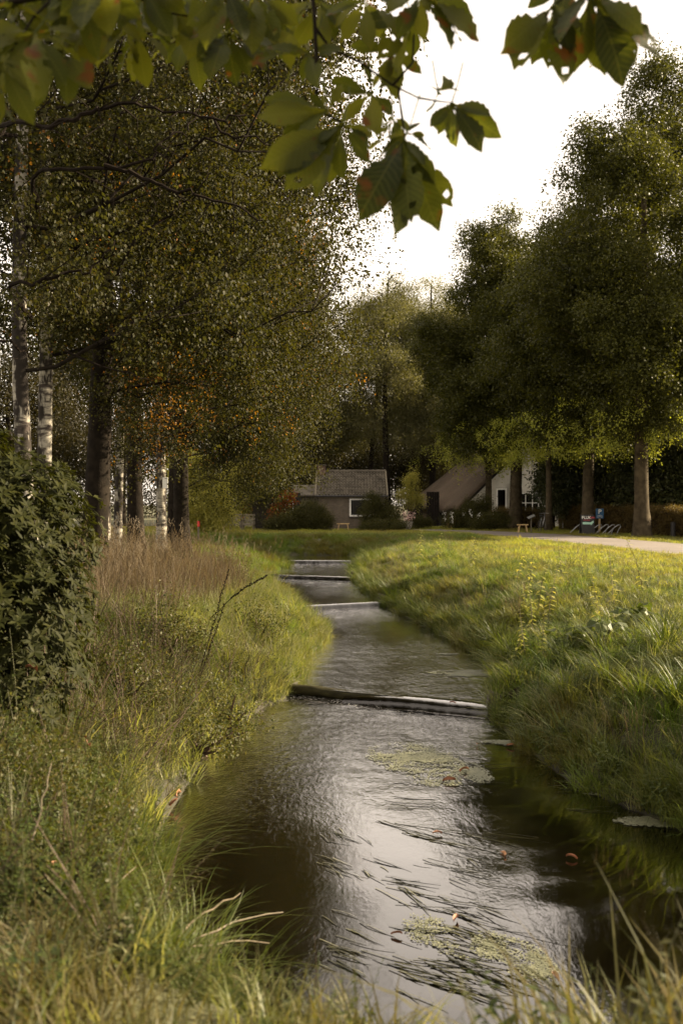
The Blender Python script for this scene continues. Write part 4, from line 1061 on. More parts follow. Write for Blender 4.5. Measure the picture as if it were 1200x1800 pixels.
# hanging tag on one birch, red thing further back
x = (290 - 600) / F * 27.2; o = empty('trunk_tag', (x, 27.25, 2.0)); tag(o, 'small white tag fixed to the slim birch above the dry grass', 'tag')
mb = MB(); mb.box((-.07, -.012, 0), (.07, 0, .30)); mb.build('plate', M['white'], o); mb = MB(); mb.tube([(0, -.014, .27), (0, -.03, .27)], .012, 6); mb.build('nail', M['metal'], o)
x, y, _ = P(349, 925, 44); o = empty('marker_post', (x, y, 0)); tag(o, 'short red-topped marker post beyond the tall dry grass', 'post')
mb = MB(); mb.tube([(0, 0, 0), (0, 0, .55)], .04, 7); mb.build('post', M['grey_wood'], o); mb = MB(); mb.tube([(0, 0, .55), (0, 0, .8)], .06, 8); mb.build('cap', M['red_plastic'], o)

# the row along the path
RG = 'trees planted along the path'
row = [(1128, 46.0, .36, 21.0, 6.6, 'thick trunk standing alone at the hedge, farthest from the farmhouse'),
       (1031, 52.5, .33, 19.5, 6.0, 'straight path-side tree standing right behind the black board sign'),
       (963, 55.0, .19, 15.5, 4.0, 'slimmest path-side tree, with the bicycle against it'),
       (905, 61.5, .42, 19.0, 6.2, 'stoutest path-side tree, forking low before the white gable'),
       (858, 65.0, .24, 17.5, 5.0, 'dark thin-stemmed tree in front of the thatch and white gable')]
for i, (px, D, r0, H, cr_r, lab) in enumerate(row):
    x = (px - 600) / F * D; r = np.random.RandomState(400 + i)
    lo = 4.3; cz = (H + lo) / 2 + .6
    cr = blob(.3 if i else 1.2, 0, cz, cr_r, cr_r, (H - lo) / 2, 12, r, .6)
    lo += .9; cr.append((0, 0, lo + 1.6, cr_r * .62, cr_r * .62, 1.9, 1.4)); cr.append((0, 0, lo + 4.5, cr_r * .7, cr_r * .7, 2.5, 2.0))
    tr_ = tree('lime_tree', lab, 'tree', RG, (x, D), H, r0, M['road_bark'], SR, cr, tips=380 if cr_r > 4.5 else 190, per=12, seed=420 + i, step=.8, limb_r=.5, jitter=.36)
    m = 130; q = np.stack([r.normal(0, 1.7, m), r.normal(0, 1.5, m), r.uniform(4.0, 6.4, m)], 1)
    scatter('glow_skirt', SK, q, np.stack([r.normal(0, .4, m), r.normal(0, .4, m), r.uniform(0, 6.28, m)], 1), r.uniform(.6, 1.0, m), None, tr_[0])  # sprays added round the trunk, backlit glow carried by their leaf colour
for i, (X, Y, H) in enumerate([(27.5, 66, 24), (33, 76, 22), (23, 76, 20)]):
    r = np.random.RandomState(450 + i)
    tree('lime_tree', ['tall full tree behind the hedge at the picture edge', 'tall tree far behind the hedge, beyond the edge tree', 'tall tree behind the dark evergreens, farthest back'][i], 'tree', 'tall trees behind the hedge', (X, Y), H, .35, M['road_bark'], SR, blob(0, 0, H * .6, 6, 6, H * .38, 10, r), tips=240, per=7, seed=460 + i, step=1, jitter=.7)

# airy trees behind the cottage, haze put into their greyish leaf colour
for i, (px, D, H, r0, rx, lab) in enumerate([(683, 76, 20.5, .30, 5.0, 'tall airy grey-green tree rising behind the cottage gable'), (655, 80, 19, .24, 4.4, 'slender grey-green tree with a bare lower stem behind the cottage'), (757, 78, 20.5, .30, 4.6, 'tall grey-green tree between the cottage and the thatched roof'), (722, 88, 21.5, .28, 5.0, 'grey-green tree standing behind the gap between both houses')]):
    x = (px - 600) / F * D; r = np.random.RandomState(500 + i)
    tree('poplar_tree', lab, 'tree', 'airy trees behind the houses', (x, D), H, r0, M['bark'], SG, blob(0, 0, H * .60, rx, 4.5, H * .38, 9, r, .5), tips=210, per=7, seed=520 + i, step=1, jitter=.7, gap=.22)
# trees behind the houses and under the birches, each its own crown
back = [(-26, 64, 13), (-19, 58, 12), (-14.5, 66, 14), (-9, 74, 13), (-5, 82, 14), (-1, 90, 12.5), (3.5, 96, 13), (9, 94, 12), (14, 88, 14), (20, 84, 15), (27, 80, 17), (33, 70, 18), (-33, 50, 14)]
blab = ['round tree far behind the birch trunks, beyond the lawn corner', 'bushy tree behind the thick dark trunk', 'broad tree seen low between the dark-barked trunks', 'low wide tree behind the garden chairs', 'dense tree behind the dark shed', 'dark tree right behind the cottage chimney', 'far tree closing the gap behind the cottage ridge', 'far dark tree behind the young pale tree', 'dark tree right behind the thatched ridge', 'tall dark tree behind the white gable', 'high dark tree behind the outbuilding', 'high tree at the far end of the hedge', 'tree deep behind the nearest birches']
for i, (X, Y, H) in enumerate(back):
    r = np.random.RandomState(600 + i)
    tree('woodland_tree', blab[i], 'tree', 'trees closing the view behind the garden', (X, Y), H, .25, M['bark'], SF, blob(0, 0, H * .56, 5.6, 5, H * .46, 8, r, .6), tips=110, per=6, seed=620 + i, step=1.6, jitter=.9)
# far wood
r = np.random.RandomState(9); n = 3400
X = r.uniform(-75, 75, n); Y = r.uniform(105, 128, n); Z = (r.uniform(0, 1, n) ** .8) * (10 + 2.5 * lumps(X, Y, .25, 4))
o = scatter('far_wood', SF, np.stack([X, Y, Z], 1), np.stack([r.normal(0, .3, n), r.normal(0, .3, n), r.uniform(0, 6.28, n)], 1), r.uniform(1.2, 1.9, n)); tag(o, 'wood closing the horizon behind the farm', kind='stuff')

# ------------------------------------------------------------------ shrubs
def shrub(name, lab, cat, px, py, D, lobes, src, dens=60, seed=0, stemmat='twig', group=None, scl=(.7, 1.2), shell=.5):
    x, y, _ = P(px, py, D); r = np.random.RandomState(seed); root = empty(name, (x, y, gz(x, y) - .03)); tag(root, lab, cat, group)
    mb = MB()
    for q in range(9):
        l = lobes[q % len(lobes)]; e = [l[i] + r.uniform(-.6, .6) * l[3 + i] for i in range(3)]
        mb.tube([(r.normal(0, .08), r.normal(0, .08), 0), (e[0] * .5, e[1] * .5, max(.1, e[2] * .6)), tuple(e)], [.03, .02, .006], 5)
    mb.build('stems', M[stemmat], root)['kind'] = 'stuff'
    P_ = []
    for l in lobes:
        m = int(dens * (l[3] * l[4] + l[4] * l[5] + l[3] * l[5]) * 4); q = r.normal(0, 1, (m, 3)); q /= np.linalg.norm(q, axis=1, keepdims=True)
        p = np.array(l[:3]) + q * np.array(l[3:6]) * (r.uniform(shell, 1, m)[:, None]); P_.append(p)
    p = np.concatenate(P_); p = p[p[:, 2] > .03]; m = len(p)
    scatter('foliage', src, p, np.stack([r.normal(0, .7, m), r.normal(-.3, .7, m), r.uniform(0, 6.28, m)], 1), r.uniform(scl[0], scl[1], m), None, root)
    return root, p
GS = 'garden shrubs round the cottage'
shrub('shrub', 'large leafy bush hiding the cottage corner beside the plank extension', 'shrub', 545, 930, 57.5, [(0, 0, .9, 1.0, .7, .9), (-.9, .2, .7, .7, .6, .7), (.8, 0, .6, .6, .6, .6)], SS, 60, 1, group=GS)
shrub('shrub', 'rounded dark bush covering the cottage window edge', 'shrub', 655, 930, 58.2, [(0, 0, 1.1, .85, .6, 1.0), (.9, 0, .8, .7, .6, .8), (.1, 0, 1.7, .4, .4, .6)], SS, 60, 2, group=GS)
shrub('shrub', 'low dark clipped bush at the right foot of the cottage wall', 'shrub', 675, 932, 56.5, [(0, 0, .25, .95, .5, .35), (-.9, 0, .2, .6, .4, .28), (1.0, .2, .25, .6, .4, .3)], SS, 60, 3, group=GS)
shrub('shrub', 'low mixed bush under the orange creeper beside the shed', 'shrub', 500, 932, 57, [(0, 0, .5, .8, .5, .6), (-.7, 0, .4, .5, .5, .45)], SS, 60, 4, group=GS)
shrub('creeper', 'orange-red creeper hanging on the wall beside the white shed window', 'creeper', 497, 932, 58.6, [(0, 0, 1.5, .62, .25, .6), (.35, 0, 1.9, .4, .2, .35), (-.3, 0, 1.1, .4, .2, .4)], SC, 24, 5)
shrub('bush', 'bright yellow-green bush, backlight put into its leaf colour, under the birches before the chairs', 'bush', 348, 930, 50, [(0, 0, 1.5, 1.0, 1, 1.7), (-.5, 0, 3, .9, .9, 1.1), (.9, .2, 1.2, .8, .8, 1.2)], SY, 26, 6)
shrub('bush', 'pale hanging bush, sunlight put into its leaf colour, above the chairs under the birch boughs', 'bush', 425, 900, 62, [(0, 0, 2.3, 1.5, 1, 1.8), (.9, 0, 3.4, 1.1, .8, 1.1)], SY, 24, 7)
shrub('sapling', 'young pale green tree beside the thatched roof corner', 'sapling', 722, 928, 64, [(0, 0, 1.9, .55, .5, .9), (.15, 0, 3.2, .28, .3, .9), (-.55, 0, 2.1, .35, .3, .5), (.55, 0, 1.9, .3, .3, .6), (-.2, 0, 2.9, .3, .3, .5)], SY, 22, 8, scl=(.35, .7), shell=.1)
FG = 'flower border before the farmhouse'
shrub('border_shrub', 'leafy border shrub growing beside the dark barn door', 'shrub', 800, 925, 60, [(0, 0, .5, .8, .5, .6), (.9, 0, .7, .7, .6, .75)], SS, 60, 9, group=FG)
shrub('border_shrub', 'tall spreading border shrub before the white gable foot', 'shrub', 838, 925, 59, [(0, 0, .9, .7, .5, .9), (.4, 0, 1.5, .5, .4, .6), (-.5, 0, 1.3, .45, .4, .5)], SS, 60, 10, group=FG)
shrub('border_shrub', 'low dense shrub between the thin stem and the stoutest trunk', 'shrub', 872, 930, 58, [(0, 0, .55, 1.0, .5, .6), (-.8, 0, .5, .6, .5, .5)], SS, 60, 11, group=FG)
shrub('border_shrub', 'grey low plant cushion by the barn door and pot', 'shrub', 735, 927, 61, [(0, 0, .4, .5, .4, .45), (.5, 0, .35, .4, .4, .35)], SS, 60, 12, group=FG)
DG = 'dark evergreens behind the hedge'
for i, (px, D, w, h, lab) in enumerate([(985, 60, 1.3, 2.3, 'dark evergreen against the gable behind the slim trunk'), (1015, 57, 1.6, 2.5, 'dark evergreen behind the two white posts'), (1095, 55, 1.7, 3.0, 'dark large-leaved evergreen behind the thick lone trunk'), (1165, 52, 2.0, 2.9, 'dark large-leaved evergreen over the hedge end'), (1240, 50, 2.2, 2.9, 'dark evergreen past the bollard at the hedge end')]):
    shrub('evergreen', lab, 'evergreen', px, 935, D, [(0, 0, 3.2, w, 1.4, h * .9), (w * .6, 0, 4.3, w * .7, 1.2, h * .6), (-w * .6, 0, 2.8, w * .6, 1.2, h * .7)], SL, 11, 30 + i, group=DG, scl=(.8, 1.3))

BS = 'scrub bushes along the left bank'
for i, (px, py, D, s, lab) in enumerate([(300, 1180, 12.4, 1.0, 'twiggy scrub bush standing in the dry grass'), (395, 1230, 11.6, .8, 'scrub bush leaning to the water above the bare bank edge'), (220, 1270, 9.6, .85, 'scrub bush just beyond the rhododendron foot'), (345, 1290, 10.3, .75, 'lowest scrub bush, close above the orange leaf'), (455, 1120, 15.5, .8, 'scrub bush in the pale spur grass'), (400, 1010, 21, 1.0, 'bright leafy bush at the back of the spur')]):
    shrub('scrub_bush', lab, 'bush', px, py, D, [(0, 0, .5 * s, .45 * s, .4 * s, .5 * s), (.3 * s, -.1, .3 * s, .35 * s, .3, .35 * s), (-.35 * s, .1, .4 * s, .35 * s, .3, .4 * s)], SW, 34, 60 + i, 'red_stem', BS, (.5, 1.0), .15)
for i, (px, D, s, lab) in enumerate([(45, 5.2, .8, 'blurred leafy weed clump at the picture edge, tallest of the near bank'), (150, 5.6, .6, 'blurred leafy weed clump below the rhododendron'), (120, 4.3, .5, 'blurred low leafy clump by the heap of orange leaves'), (265, 5.0, .45, 'blurred leafy clump where the pale stalks cross')]):
    shrub('weed_clump', lab, 'weeds', px, 1500, D, [(0, 0, .45 * s, .35 * s, .3 * s, .5 * s), (.25 * s, 0, .3 * s, .3 * s, .3 * s, .35 * s), (-.3 * s, 0, .35 * s, .3 * s, .3 * s, .4 * s)], SW, 60, 80 + i, 'weed_stem', 'blurred leafy clumps on the near bank', (.35, .7), .1)

def pot(px, D, lab, s=1):
    x, y, _ = P(px, 925, D); root = empty('flower_pot', (x, y, 0)); tag(root, lab, 'flower pot')
    mb = MB(); mb.tube([(0, 0, 0), (0, 0, .05), (0, 0, .42), (0, 0, .46), (0, 0, .47)], [.26, .28, .36, .40, .38], 14); mb.build('tub', M['terracotta'], root, smooth=False)
    r = np.random.RandomState(3); m = 26; p = r.normal(0, .22, (m, 3)) + [0, 0, .75]
    scatter('flowers', [spray('blossom_spray', M['blossom'], 18, .2, .12, .06, .9, .1, 7, lean=.1)], p, r.uniform(0, 6, (m, 3)), r.uniform(.7, 1.1, m), None, root)
    scatter('leaves', SS[:1], p[:12] - [0, 0, .15], r.uniform(0, 6, (12, 3)), r.uniform(.5, .8, 12), None, root)
pot(714, 59.5, 'pale tub of pink flowers beside the path at the cottage')
r = np.random.RandomState(8); m = 13
x, y, _ = P(812, 925, 58); root = empty('flowering_plant', (x, y, 0)); tag(root, 'plant with pale lilac and white flower heads before the barn door', 'flowers', FG)
p = np.stack([r.normal(0, .5, m), r.normal(0, .2, m), r.uniform(.6, 1.1, m)], 1)
scatter('flowers', [spray('pale_blossom', M['white_blossom'], 16, .2, .1, .06, .9, .1, 8, lean=.1)], p, r.uniform(0, 6, (m, 3)), r.uniform(.7, 1.1, m), None, root)
scatter('leaves', SS, p - [0, 0, .35], r.uniform(0, 6, (m, 3)), r.uniform(.7, 1, m), None, root)

# hedge behind the path trees: twiggy core and clipped leaves
def hedge(pts, h, w, lab, dens, seed, name='hedge'):
    root = empty(name, (pts[0][0], pts[0][1], 0)); tag(root, lab, 'hedge'); r = np.random.RandomState(seed)
    P_ = []; mb = MB()
    for a, b in zip(pts, pts[1:]):
        a, b = np.array(a, float), np.array(b, float); L = np.linalg.norm(b - a); t = (b - a) / L; nrm = np.array([t[1], -t[0]])
        m = int(L * (2 * h + w) * dens); s = r.uniform(0, L, m); q = r.uniform(0, 2 * h + w, m)
        off = np.where(q < h, -w / 2, np.where(q < h + w, q - h - w / 2, w / 2)); z = np.where(q < h, q, np.where(q < h + w, h, 2 * h + w - q))
        p = a[None] + t[None] * s[:, None] + nrm[None] * off[:, None]
        P_.append(np.stack([p[:, 0] - pts[0][0] + r.normal(0, .03, m), p[:, 1] - pts[0][1] + r.normal(0, .03, m), np.clip(z + r.normal(0, .025, m), .02, 9)], 1))
        c = (a + b) / 2 - np.array(pts[0]); th = math.atan2(t[1], t[0])
        mb.box((-L / 2, -w / 2 + .09, 0), (L / 2, w / 2 - .09, h - .08), Matrix.Translation((c[0], c[1], 0)) @ Matrix.Rotation(th, 4, 'Z'))
        for q_ in range(int(L * 6)):
            s_ = r.uniform(0, L); o_ = a + t * s_ + nrm * (w / 2 - .02) * (1 if r.uniform() < .6 else -1) - np.array(pts[0]); mb.tube([(o_[0], o_[1], 0), (o_[0] + r.normal(0, .05), o_[1] + r.normal(0, .03), h * r.uniform(.6, 1.0))], [.012, .006], 3, False)
    mb.build('twigs', M['twig'], root)['kind'] = 'stuff'
    p = np.concatenate(P_); m = len(p)
    scatter('leaves', SH, p, r.uniform(0, 6.28, (m, 3)), r.uniform(.7, 1.1, m), None, root)
hedge([(17.2, 38.5), (15.9, 45.5), (14.6, 52), (13.0, 58.5)], 1.27, .7, 'long clipped brown-green hedge behind the path trees', 60, 1)
hedge([(12.9, 60.5), (9.6, 62.5)], 1.15, .6, 'short dark hedge before the white gable', 60, 2)

def rhododendron():
    x, y = -2.95, 7.2; root = empty('rhododendron', (x, y, gz(x, y))); root.scale = (1.03, 1.0, 1.1); tag(root, 'large dark green rhododendron bush at the water-side, filling the near bank', 'shrub')
    r = np.random.RandomState(5); mb = MB()
    lobes = [(0, 0, 1.05, 1.15, 1.0, 1.05), (.4, -.3, .6, .9, .75, .7), (-.7, .1, 1.35, .95, .9, .85), (.55, .1, 1.2, .65, .6, .6), (-.1, -.2, 1.65, .7, .6, .45)]
    for q in range(14):
        l = lobes[q % 5]; e = [l[i] + r.uniform(-.7, .7) * l[3 + i] for i in range(3)]
        mb.tube([(r.normal(0, .1), r.normal(0, .1), 0), (e[0] * .5, e[1] * .5, max(.2, e[2] * .6)), tuple(e)], [.03, .02, .006], 5)
    mb.build('stems', M['twig'], root)['kind'] = 'stuff'
    # a whorl of eight long leaves
    def whorl(seed):
        r2 = np.random.RandomState(seed); n = 9; a = np.arange(n) * 2.4 + r2.uniform(-.3, .3, n); d = np.stack([np.cos(a), np.sin(a), r2.uniform(-.25, .55, n)], 1)
        v, f = leaf_quads(np.zeros((n, 3)), d, np.tile([0, 0, 1.], (n, 1)), r2.uniform(.055, .085, n), np.full(n, .023)); return source('whorl', np_mesh('whorl', v, f, M['rhodo_leaf']))
    WH = [whorl(s) for s in range(4)]
    P_ = []; N_ = []
    for l in lobes:
        m = int(520 * (l[3] * l[4] + l[4] * l[5] + l[3] * l[5])); q = r.normal(0, 1, (m, 3)); q /= np.linalg.norm(q, axis=1, keepdims=True)
        sh = 1 + .10 * lumps(q[:, 0] * 5, q[:, 2] * 5 + q[:, 1] * 3, 1.6, 8)[:, None]
        p = np.array(l[:3]) + q * np.array(l[3:6]) * r.uniform(.62, 1.0, m)[:, None] * sh; P_.append(p); N_.append(q)
    p = np.concatenate(P_); q = np.concatenate(N_); k = p[:, 2] > .05; p, q = p[k], q[k]; m = len(p)
    # tilt each whorl outwards
    el = np.arccos(np.clip(q[:, 2] * .6 + .3, -1, 1)) * .75; az = np.arctan2(q[:, 1], q[:, 0])
    rot = np.array([tuple((Matrix.Rotation(a_, 3, 'Z') @ Matrix.Rotation(e_, 3, 'Y') @ Matrix.Rotation(t_, 3, 'Z')).to_euler()) for a_, e_, t_ in zip(az, el, r.uniform(0, 6.28, m))])
    scatter('foliage', WH, p, rot, r.uniform(.8, 1.25, m), None, root)
    # single leaves one can pick out on the near side
    v, f = leaf_quads(np.zeros((1, 3)), np.array([[1., 0, 0]]), np.array([[0, 0, 1.]]), np.array([.085]), np.array([.027]))
    lm = np_mesh('leaf', v, f, M['rhodo_leaf'])
    front = np.nonzero((q[:, 1] < .2) & (np.linalg.norm(p - [0, 0, .8], axis=1) > .7))[0]; r.shuffle(front); front = front[:56]
    for idx in front:
        for s in range(5):
            a_ = r.uniform(0, 6.28); o = link('leaf', lm, root, tuple(p[idx] + q[idx] * .06)); o.rotation_euler = (Matrix.Rotation(az[idx], 3, 'Z') @ Matrix.Rotation(el[idx], 3, 'Y') @ Matrix.Rotation(a_, 3, 'Z') @ Matrix.Rotation(r.uniform(-.4, .3), 3, 'Y')).to_euler()
rhododendron()

# ------------------------------------------------------------------ grass and ground cover
TG = [tuft('bank_tuft', M['bank_grass'], 46, .34, .14, .008, .8, s) for s in range(4)]
TN = [tuft('near_tuft', M['near_grass'], 46, .36, .14, .008, .85, s + 5) for s in range(3)]
TF = [tuft('fresh_tuft', M['fresh_grass'], 50, .36, .15, .010, .9, s + 10) for s in range(3)]
TL = [tuft('lawn_tuft', M['lawn'], 46, .13, .20, .008, .6, s + 20) for s in range(3)]
TS = [tuft('straw_tuft', M['straw'], 30, .95, .16, .006, .35, s + 30, seedhead=14) for s in range(3)]
TD = [tuft('sedge_tuft', M['sedge'], 44, .62, .12, .013, 1.0, s + 40, seg=5) for s in range(3)]
FB = [forb('weed', M['weed_leaf'], M['weed_stem'], .42, 14, .055, .55, s + 50, 4, .35) for s in range(3)]
FN = [forb('fine_weed', M['weed_leaf'], M['red_stem'], .62, 26, .034, .6, s + 60, 5, .3) for s in range(2)]

FG_ = [forb('green_forb', M['green_weed'], M['green_weed'], .40, 14, .06, .55, s + 350, 4, .35) for s in range(3)]
FP = [forb('pale_forb', M['fresh_grass'], M['fresh_grass'], .40, 16, .05, .4, s + 380, 5, .4) for s in range(2)]
FT = [forb('tall_weed', M['weed_leaf'], M['weed_stem'], .85, 34, .06, .6, s + 55, 4, .25) for s in range(3)]

def place(name, lab, srcs, X, Y, scl, tilt=.12, vid=None, seed=0, sink=.02, maskf=None):
    r = np.random.RandomState(seed); d = poly_dist(X, Y); k = (d > .015) & ~on_path(X, Y)
    if maskf is not None: k &= maskf(X, Y, d)
    X, Y, d = X[k], Y[k], d[k]; s = scl(X, Y, d) if callable(scl) else np.full(len(X), scl); s = s * r.uniform(.7, 1.3, len(X)) * (1 + .30 * lumps(X, Y, 2.6, 17))
    Z = ground(X, Y, d) - sink; m = len(X)
    v = None if vid is None else vid[k]
    o = scatter(name, srcs, np.stack([X, Y, Z], 1), np.stack([r.normal(0, tilt, m), r.normal(0, tilt, m), r.uniform(0, 6.28, m)], 1), s, v)
    tag(o, lab, kind='stuff'); return o

def uni(x0, x1, y0, y1, dens, seed, fan=True):
    r = np.random.RandomState(seed); n = int((x1 - x0) * (y1 - y0) * dens); X = r.uniform(x0, x1, n); Y = r.uniform(y0, y1, n)
    if fan: k = np.abs(X) < .37 * Y + 1.2; X, Y = X[k], Y[k]
    return X, Y
isright = lambda X, Y: X > np.interp(Y, [0, 6, 12, 40], [5, 1.5, .4, -.5])
# right bank: rank grass on the slope, short mown grass by the path
X, Y = uni(0, 12, 7, 26, 58, 1); place('bank_grass', 'rank green grass on the sloping bank below the path', TG + FG_ + TF + TG[:2], X, Y, lambda X, Y, d: np.interp(d, [0, .5, 2, 3.5, 6], [.95, .95, .85, .62, .38]), .2, seed=2, maskf=lambda X, Y, d: isright(X, Y))
X, Y = uni(-1, 16, 26, 46, 26, 3); place('bank_grass', 'sunlit grass along the upper bank', TG + TF + FB[:1], X, Y, lambda X, Y, d: np.interp(d, [0, .5, 2, 4, 6], [.8, .85, .8, .6, .42]), .2, seed=4, maskf=lambda X, Y, d: isright(X, Y) & (Y < 43 + X * .5))
X, Y = uni(3, 30, 16, 66, 9, 5); place('lawn', 'short mown verge beside the path', TL, X, Y, 1.15, .1, seed=6, maskf=lambda X, Y, d: (d > 3.0))
X, Y = uni(-14, 6, 40.5, 47, 34, 7); place('far_bank_grass', 'shaded grass on the far bank below the cottage', TG, X, Y, lambda X, Y, d: np.full(len(X), .95), .15, seed=8)
X, Y = uni(-16, 4, 46, 66, 8, 9); place('lawn', 'lawn round the cottage', TL, X, Y, 1.2, .1, seed=10)
X, Y = uni(0, 4.6, 7.2, 41, 60, 71); place('waterline_grass', 'long grass hanging into the water along the right bank', TG[:3] + TD[:2] + FG_[:1], X, Y, lambda X, Y, d: np.where(Y < 16, .75, .8), .4, seed=72, maskf=lambda X, Y, d: isright(X, Y) & (d < .42))
X, Y = uni(0, 12, 8, 40, 1.6, 81); place('tall_tussocks', 'taller seeding grass standing out of the right bank', TS[:2] + TD + FP, X, Y, lambda X, Y, d: np.interp(d, [0, 2, 5], [.7, .75, .5]), .25, seed=82, maskf=lambda X, Y, d: isright(X, Y) & (d < 6) & (d > .3) & (lumps(X, Y, 1.2, 5) > .0))
# left bank
X, Y = uni(-8, 0, 12.5, 26, 60, 11); place('spur_grass', 'pale sunlit grass on the spur that narrows the stream', TF + TG[:2] + FP, X, Y, lambda X, Y, d: np.interp(d, [0, .6, 2, 4], [.75, 1.0, 1.05, .9]), .25, seed=12, maskf=lambda X, Y, d: ~isright(X, Y) & (d < 3.6))
X, Y = uni(-9, 0, 25, 41, 30, 13); place('left_bank_grass', 'grass sloping from the lawn down to the far weirs', TG, X, Y, lambda X, Y, d: np.interp(d, [0, .6, 2, 4], [.9, .9, .7, .55]), .2, seed=14, maskf=lambda X, Y, d: ~isright(X, Y))
X, Y = uni(-16, -3, 16, 41, 9, 15); place('undergrowth', 'shaded ground cover between the birch trunks', TG, X, Y, lambda X, Y, d: np.full(len(X), .8), .2, seed=16, maskf=lambda X, Y, d: (d > 2.6))
X, Y = uni(-5.2, -1.9, 10.5, 23, 11, 17); place('dry_grass', 'tall straw-coloured dry grass before the birch trunks', TS, X, Y, lambda X, Y, d: np.interp(Y, [10, 22], [.95, 1.1]), .12, seed=18, maskf=lambda X, Y, d: (d > 1.7) & (X > -.29 * Y - .3))
# near left: weeds, sedge and grass mixed
X, Y = uni(-4.5, .5, 3.4, 13, 100, 19); place('near_weeds', 'tangle of weeds and grass on the near bank', TN[:2] + FB + FN[:1] + FG_ + FG_, X, Y, lambda X, Y, d: np.interp(d, [0, .4, 1.2, 2], [.5, .75, 1.0, 1.0]) * np.interp(Y, [3.4, 5, 8], [.75, .9, 1]), .3, seed=20, maskf=lambda X, Y, d: ~isright(X, Y) & (d < 3.4))
X, Y = uni(-2.6, -.3, 7.4, 14.2, 70, 41); place('edge_weeds', 'weeds hanging over the waterline of the near bank', FB + TF + FN, X, Y, .95, .35, seed=42, maskf=lambda X, Y, d: ~isright(X, Y) & (d < .7))
X, Y = uni(-4.0, -1.6, 3.6, 9, 16, 31); place('tall_weeds', 'taller leafy weeds at the picture edge of the near bank', FT, X, Y, lambda X, Y, d: np.interp(d, [.5, 1.5, 3], [.5, .9, 1.15]), .15, seed=32, maskf=lambda X, Y, d: ~isright(X, Y) & (d > .9))
X, Y = uni(-3.2, 3.2, 1.7, 3.4, 75, 21, False); place('front_grass', 'fine out-of-focus grass at the very front of the bank', TN + TF[:1] + FB[:1] + FG_[:1], X, Y, lambda X, Y, d: np.interp(Y, [1.5, 2.3, 3.4], [.3, .75, .7]) * np.interp(X / Y, [-.3, -.1, .15, .25, .35], [1.3, .85, .95, 1.7, 2.0]), .3, seed=22, maskf=lambda X, Y, d: (np.abs(X) < .42 * Y + .6))
X, Y = uni(-2.6, -1.2, 7.5, 13, 14, 23); place('red_stemmed_weeds', 'fine red-stemmed scrub behind the near bank', FN, X, Y, lambda X, Y, d: np.full(len(X), 1.25), .2, seed=24, maskf=lambda X, Y, d: ~isright(X, Y) & (d > .25))
X, Y = uni(-2.7, -.3, 3.8, 7.2, 17, 25, False); place('near_sedge', 'long sedge leaves arching over the dark water', TD, X, Y, lambda X, Y, d: np.full(len(X), .62), .3, seed=26, maskf=lambda X, Y, d: ~isright(X, Y) & (d < 1.0))

# ------------------------------------------------------------------ single plants on the banks
def mesh_of(src): return src.data
def plant(name, lab, cat, group, x, y, me, part, s=1.0, rz=0, tilt=(0, 0)):
    root = empty(name, (x, y, gz(x, y) - .02)); tag(root, lab, cat, group)
    o = link(part, me, root, (0, 0, 0), (tilt[0], tilt[1], rz)); o.scale = (s, s, s); return root

SEDGE = [mesh_of(tuft('sedge_clump', M['sedge'], 70, .85, .10, .013, 1.05, s + 70, seg=6)) for s in range(3)]
for i, (px, D, s, lab) in enumerate([(935, 11.5, .72, 'small sedge clump dipping into the water just below the log end'), (1000, 11.4, .95, 'sedge clump on the bank above the first brown leaves'), (1075, 11.2, 1.0, 'dense sedge clump under the broad burdock leaves'), (1130, 10.3, 1.1, 'tall arching sedge clump above the small algae mat'), (1190, 9.8, 1.15, 'long-bladed sedge clump at the picture edge over the still water'), (1060, 12.6, .9, 'upright sedge clump higher on the bank behind the log end'), (1165, 11.8, 1.1, 'pale sedge clump higher up near the picture edge'), (990, 13.0, .8, 'short sedge clump behind the log end stone')]):
    x = (px - 600) / F * D; plant('sedge_clump', lab, 'sedge', 'sedge clumps on the right bank', x, D, SEDGE[i % 3], 'blades', s, i * 1.3)['label'] = lab

def nettle_mesh(seed, h=1.0, pairs=14):
    r = np.random.RandomState(seed); C = []; D = []; L = []; mb = MB(); lx, ly = r.normal(0, .12, 2)
    f = lambda t: (lx * t ** 2, ly * t ** 2, h * t)
    mb.tube([f(t) for t in (0, .3, .6, 1)], [.006, .005, .004, .0015], 4, False)
    for i in range(2, pairs):
        t = i / pairs
        for s in (0, 1):
            a = i * 1.571 + s * math.pi + r.uniform(-.2, .2); C.append(f(t)); D.append((math.cos(a), math.sin(a), -.35 - .5 * r.uniform(0, 1) + t * .5)); L.append(.15 * (1.25 - .8 * t) * r.uniform(.85, 1.1))
    v, fc = leaf_quads(np.array(C), np.array(D), np.tile([0, 0, 1.], (len(C), 1)), np.array(L), np.array(L) * .5)
    st = np_mesh('stem', mb.v, mb.f, M['dry_stem']); lf = np_mesh('leaves', v, fc, M['nettle_leaf']); return st, lf
NT = [nettle_mesh(s) for s in range(4)]
nlab = ['sunlit nettle highest on the slope, nearest the path edge', 'tall nettle beside the highest one', 'sunlit nettle leaning over the grass, half-way down the slope', 'pale nettle at the middle of the bright nettle group', 'nettle at the lower edge of the bright nettle group', 'drooping nettle just above the dark hollow in the grass', 'lone pale nettle low on the slope above the algae streak', 'second low nettle just above the waterline grass', 'nettle standing apart on the slope towards the picture edge', 'bright nettle beside the burdock leaves', 'small nettle by the far weirs on the bank', 'nettle above the second weir end', 'short nettle between the far reeds and path', 'high nettle at the picture edge on the slope', 'nettle behind the bright group, in half shade', 'lowest nettle, next to the log end']
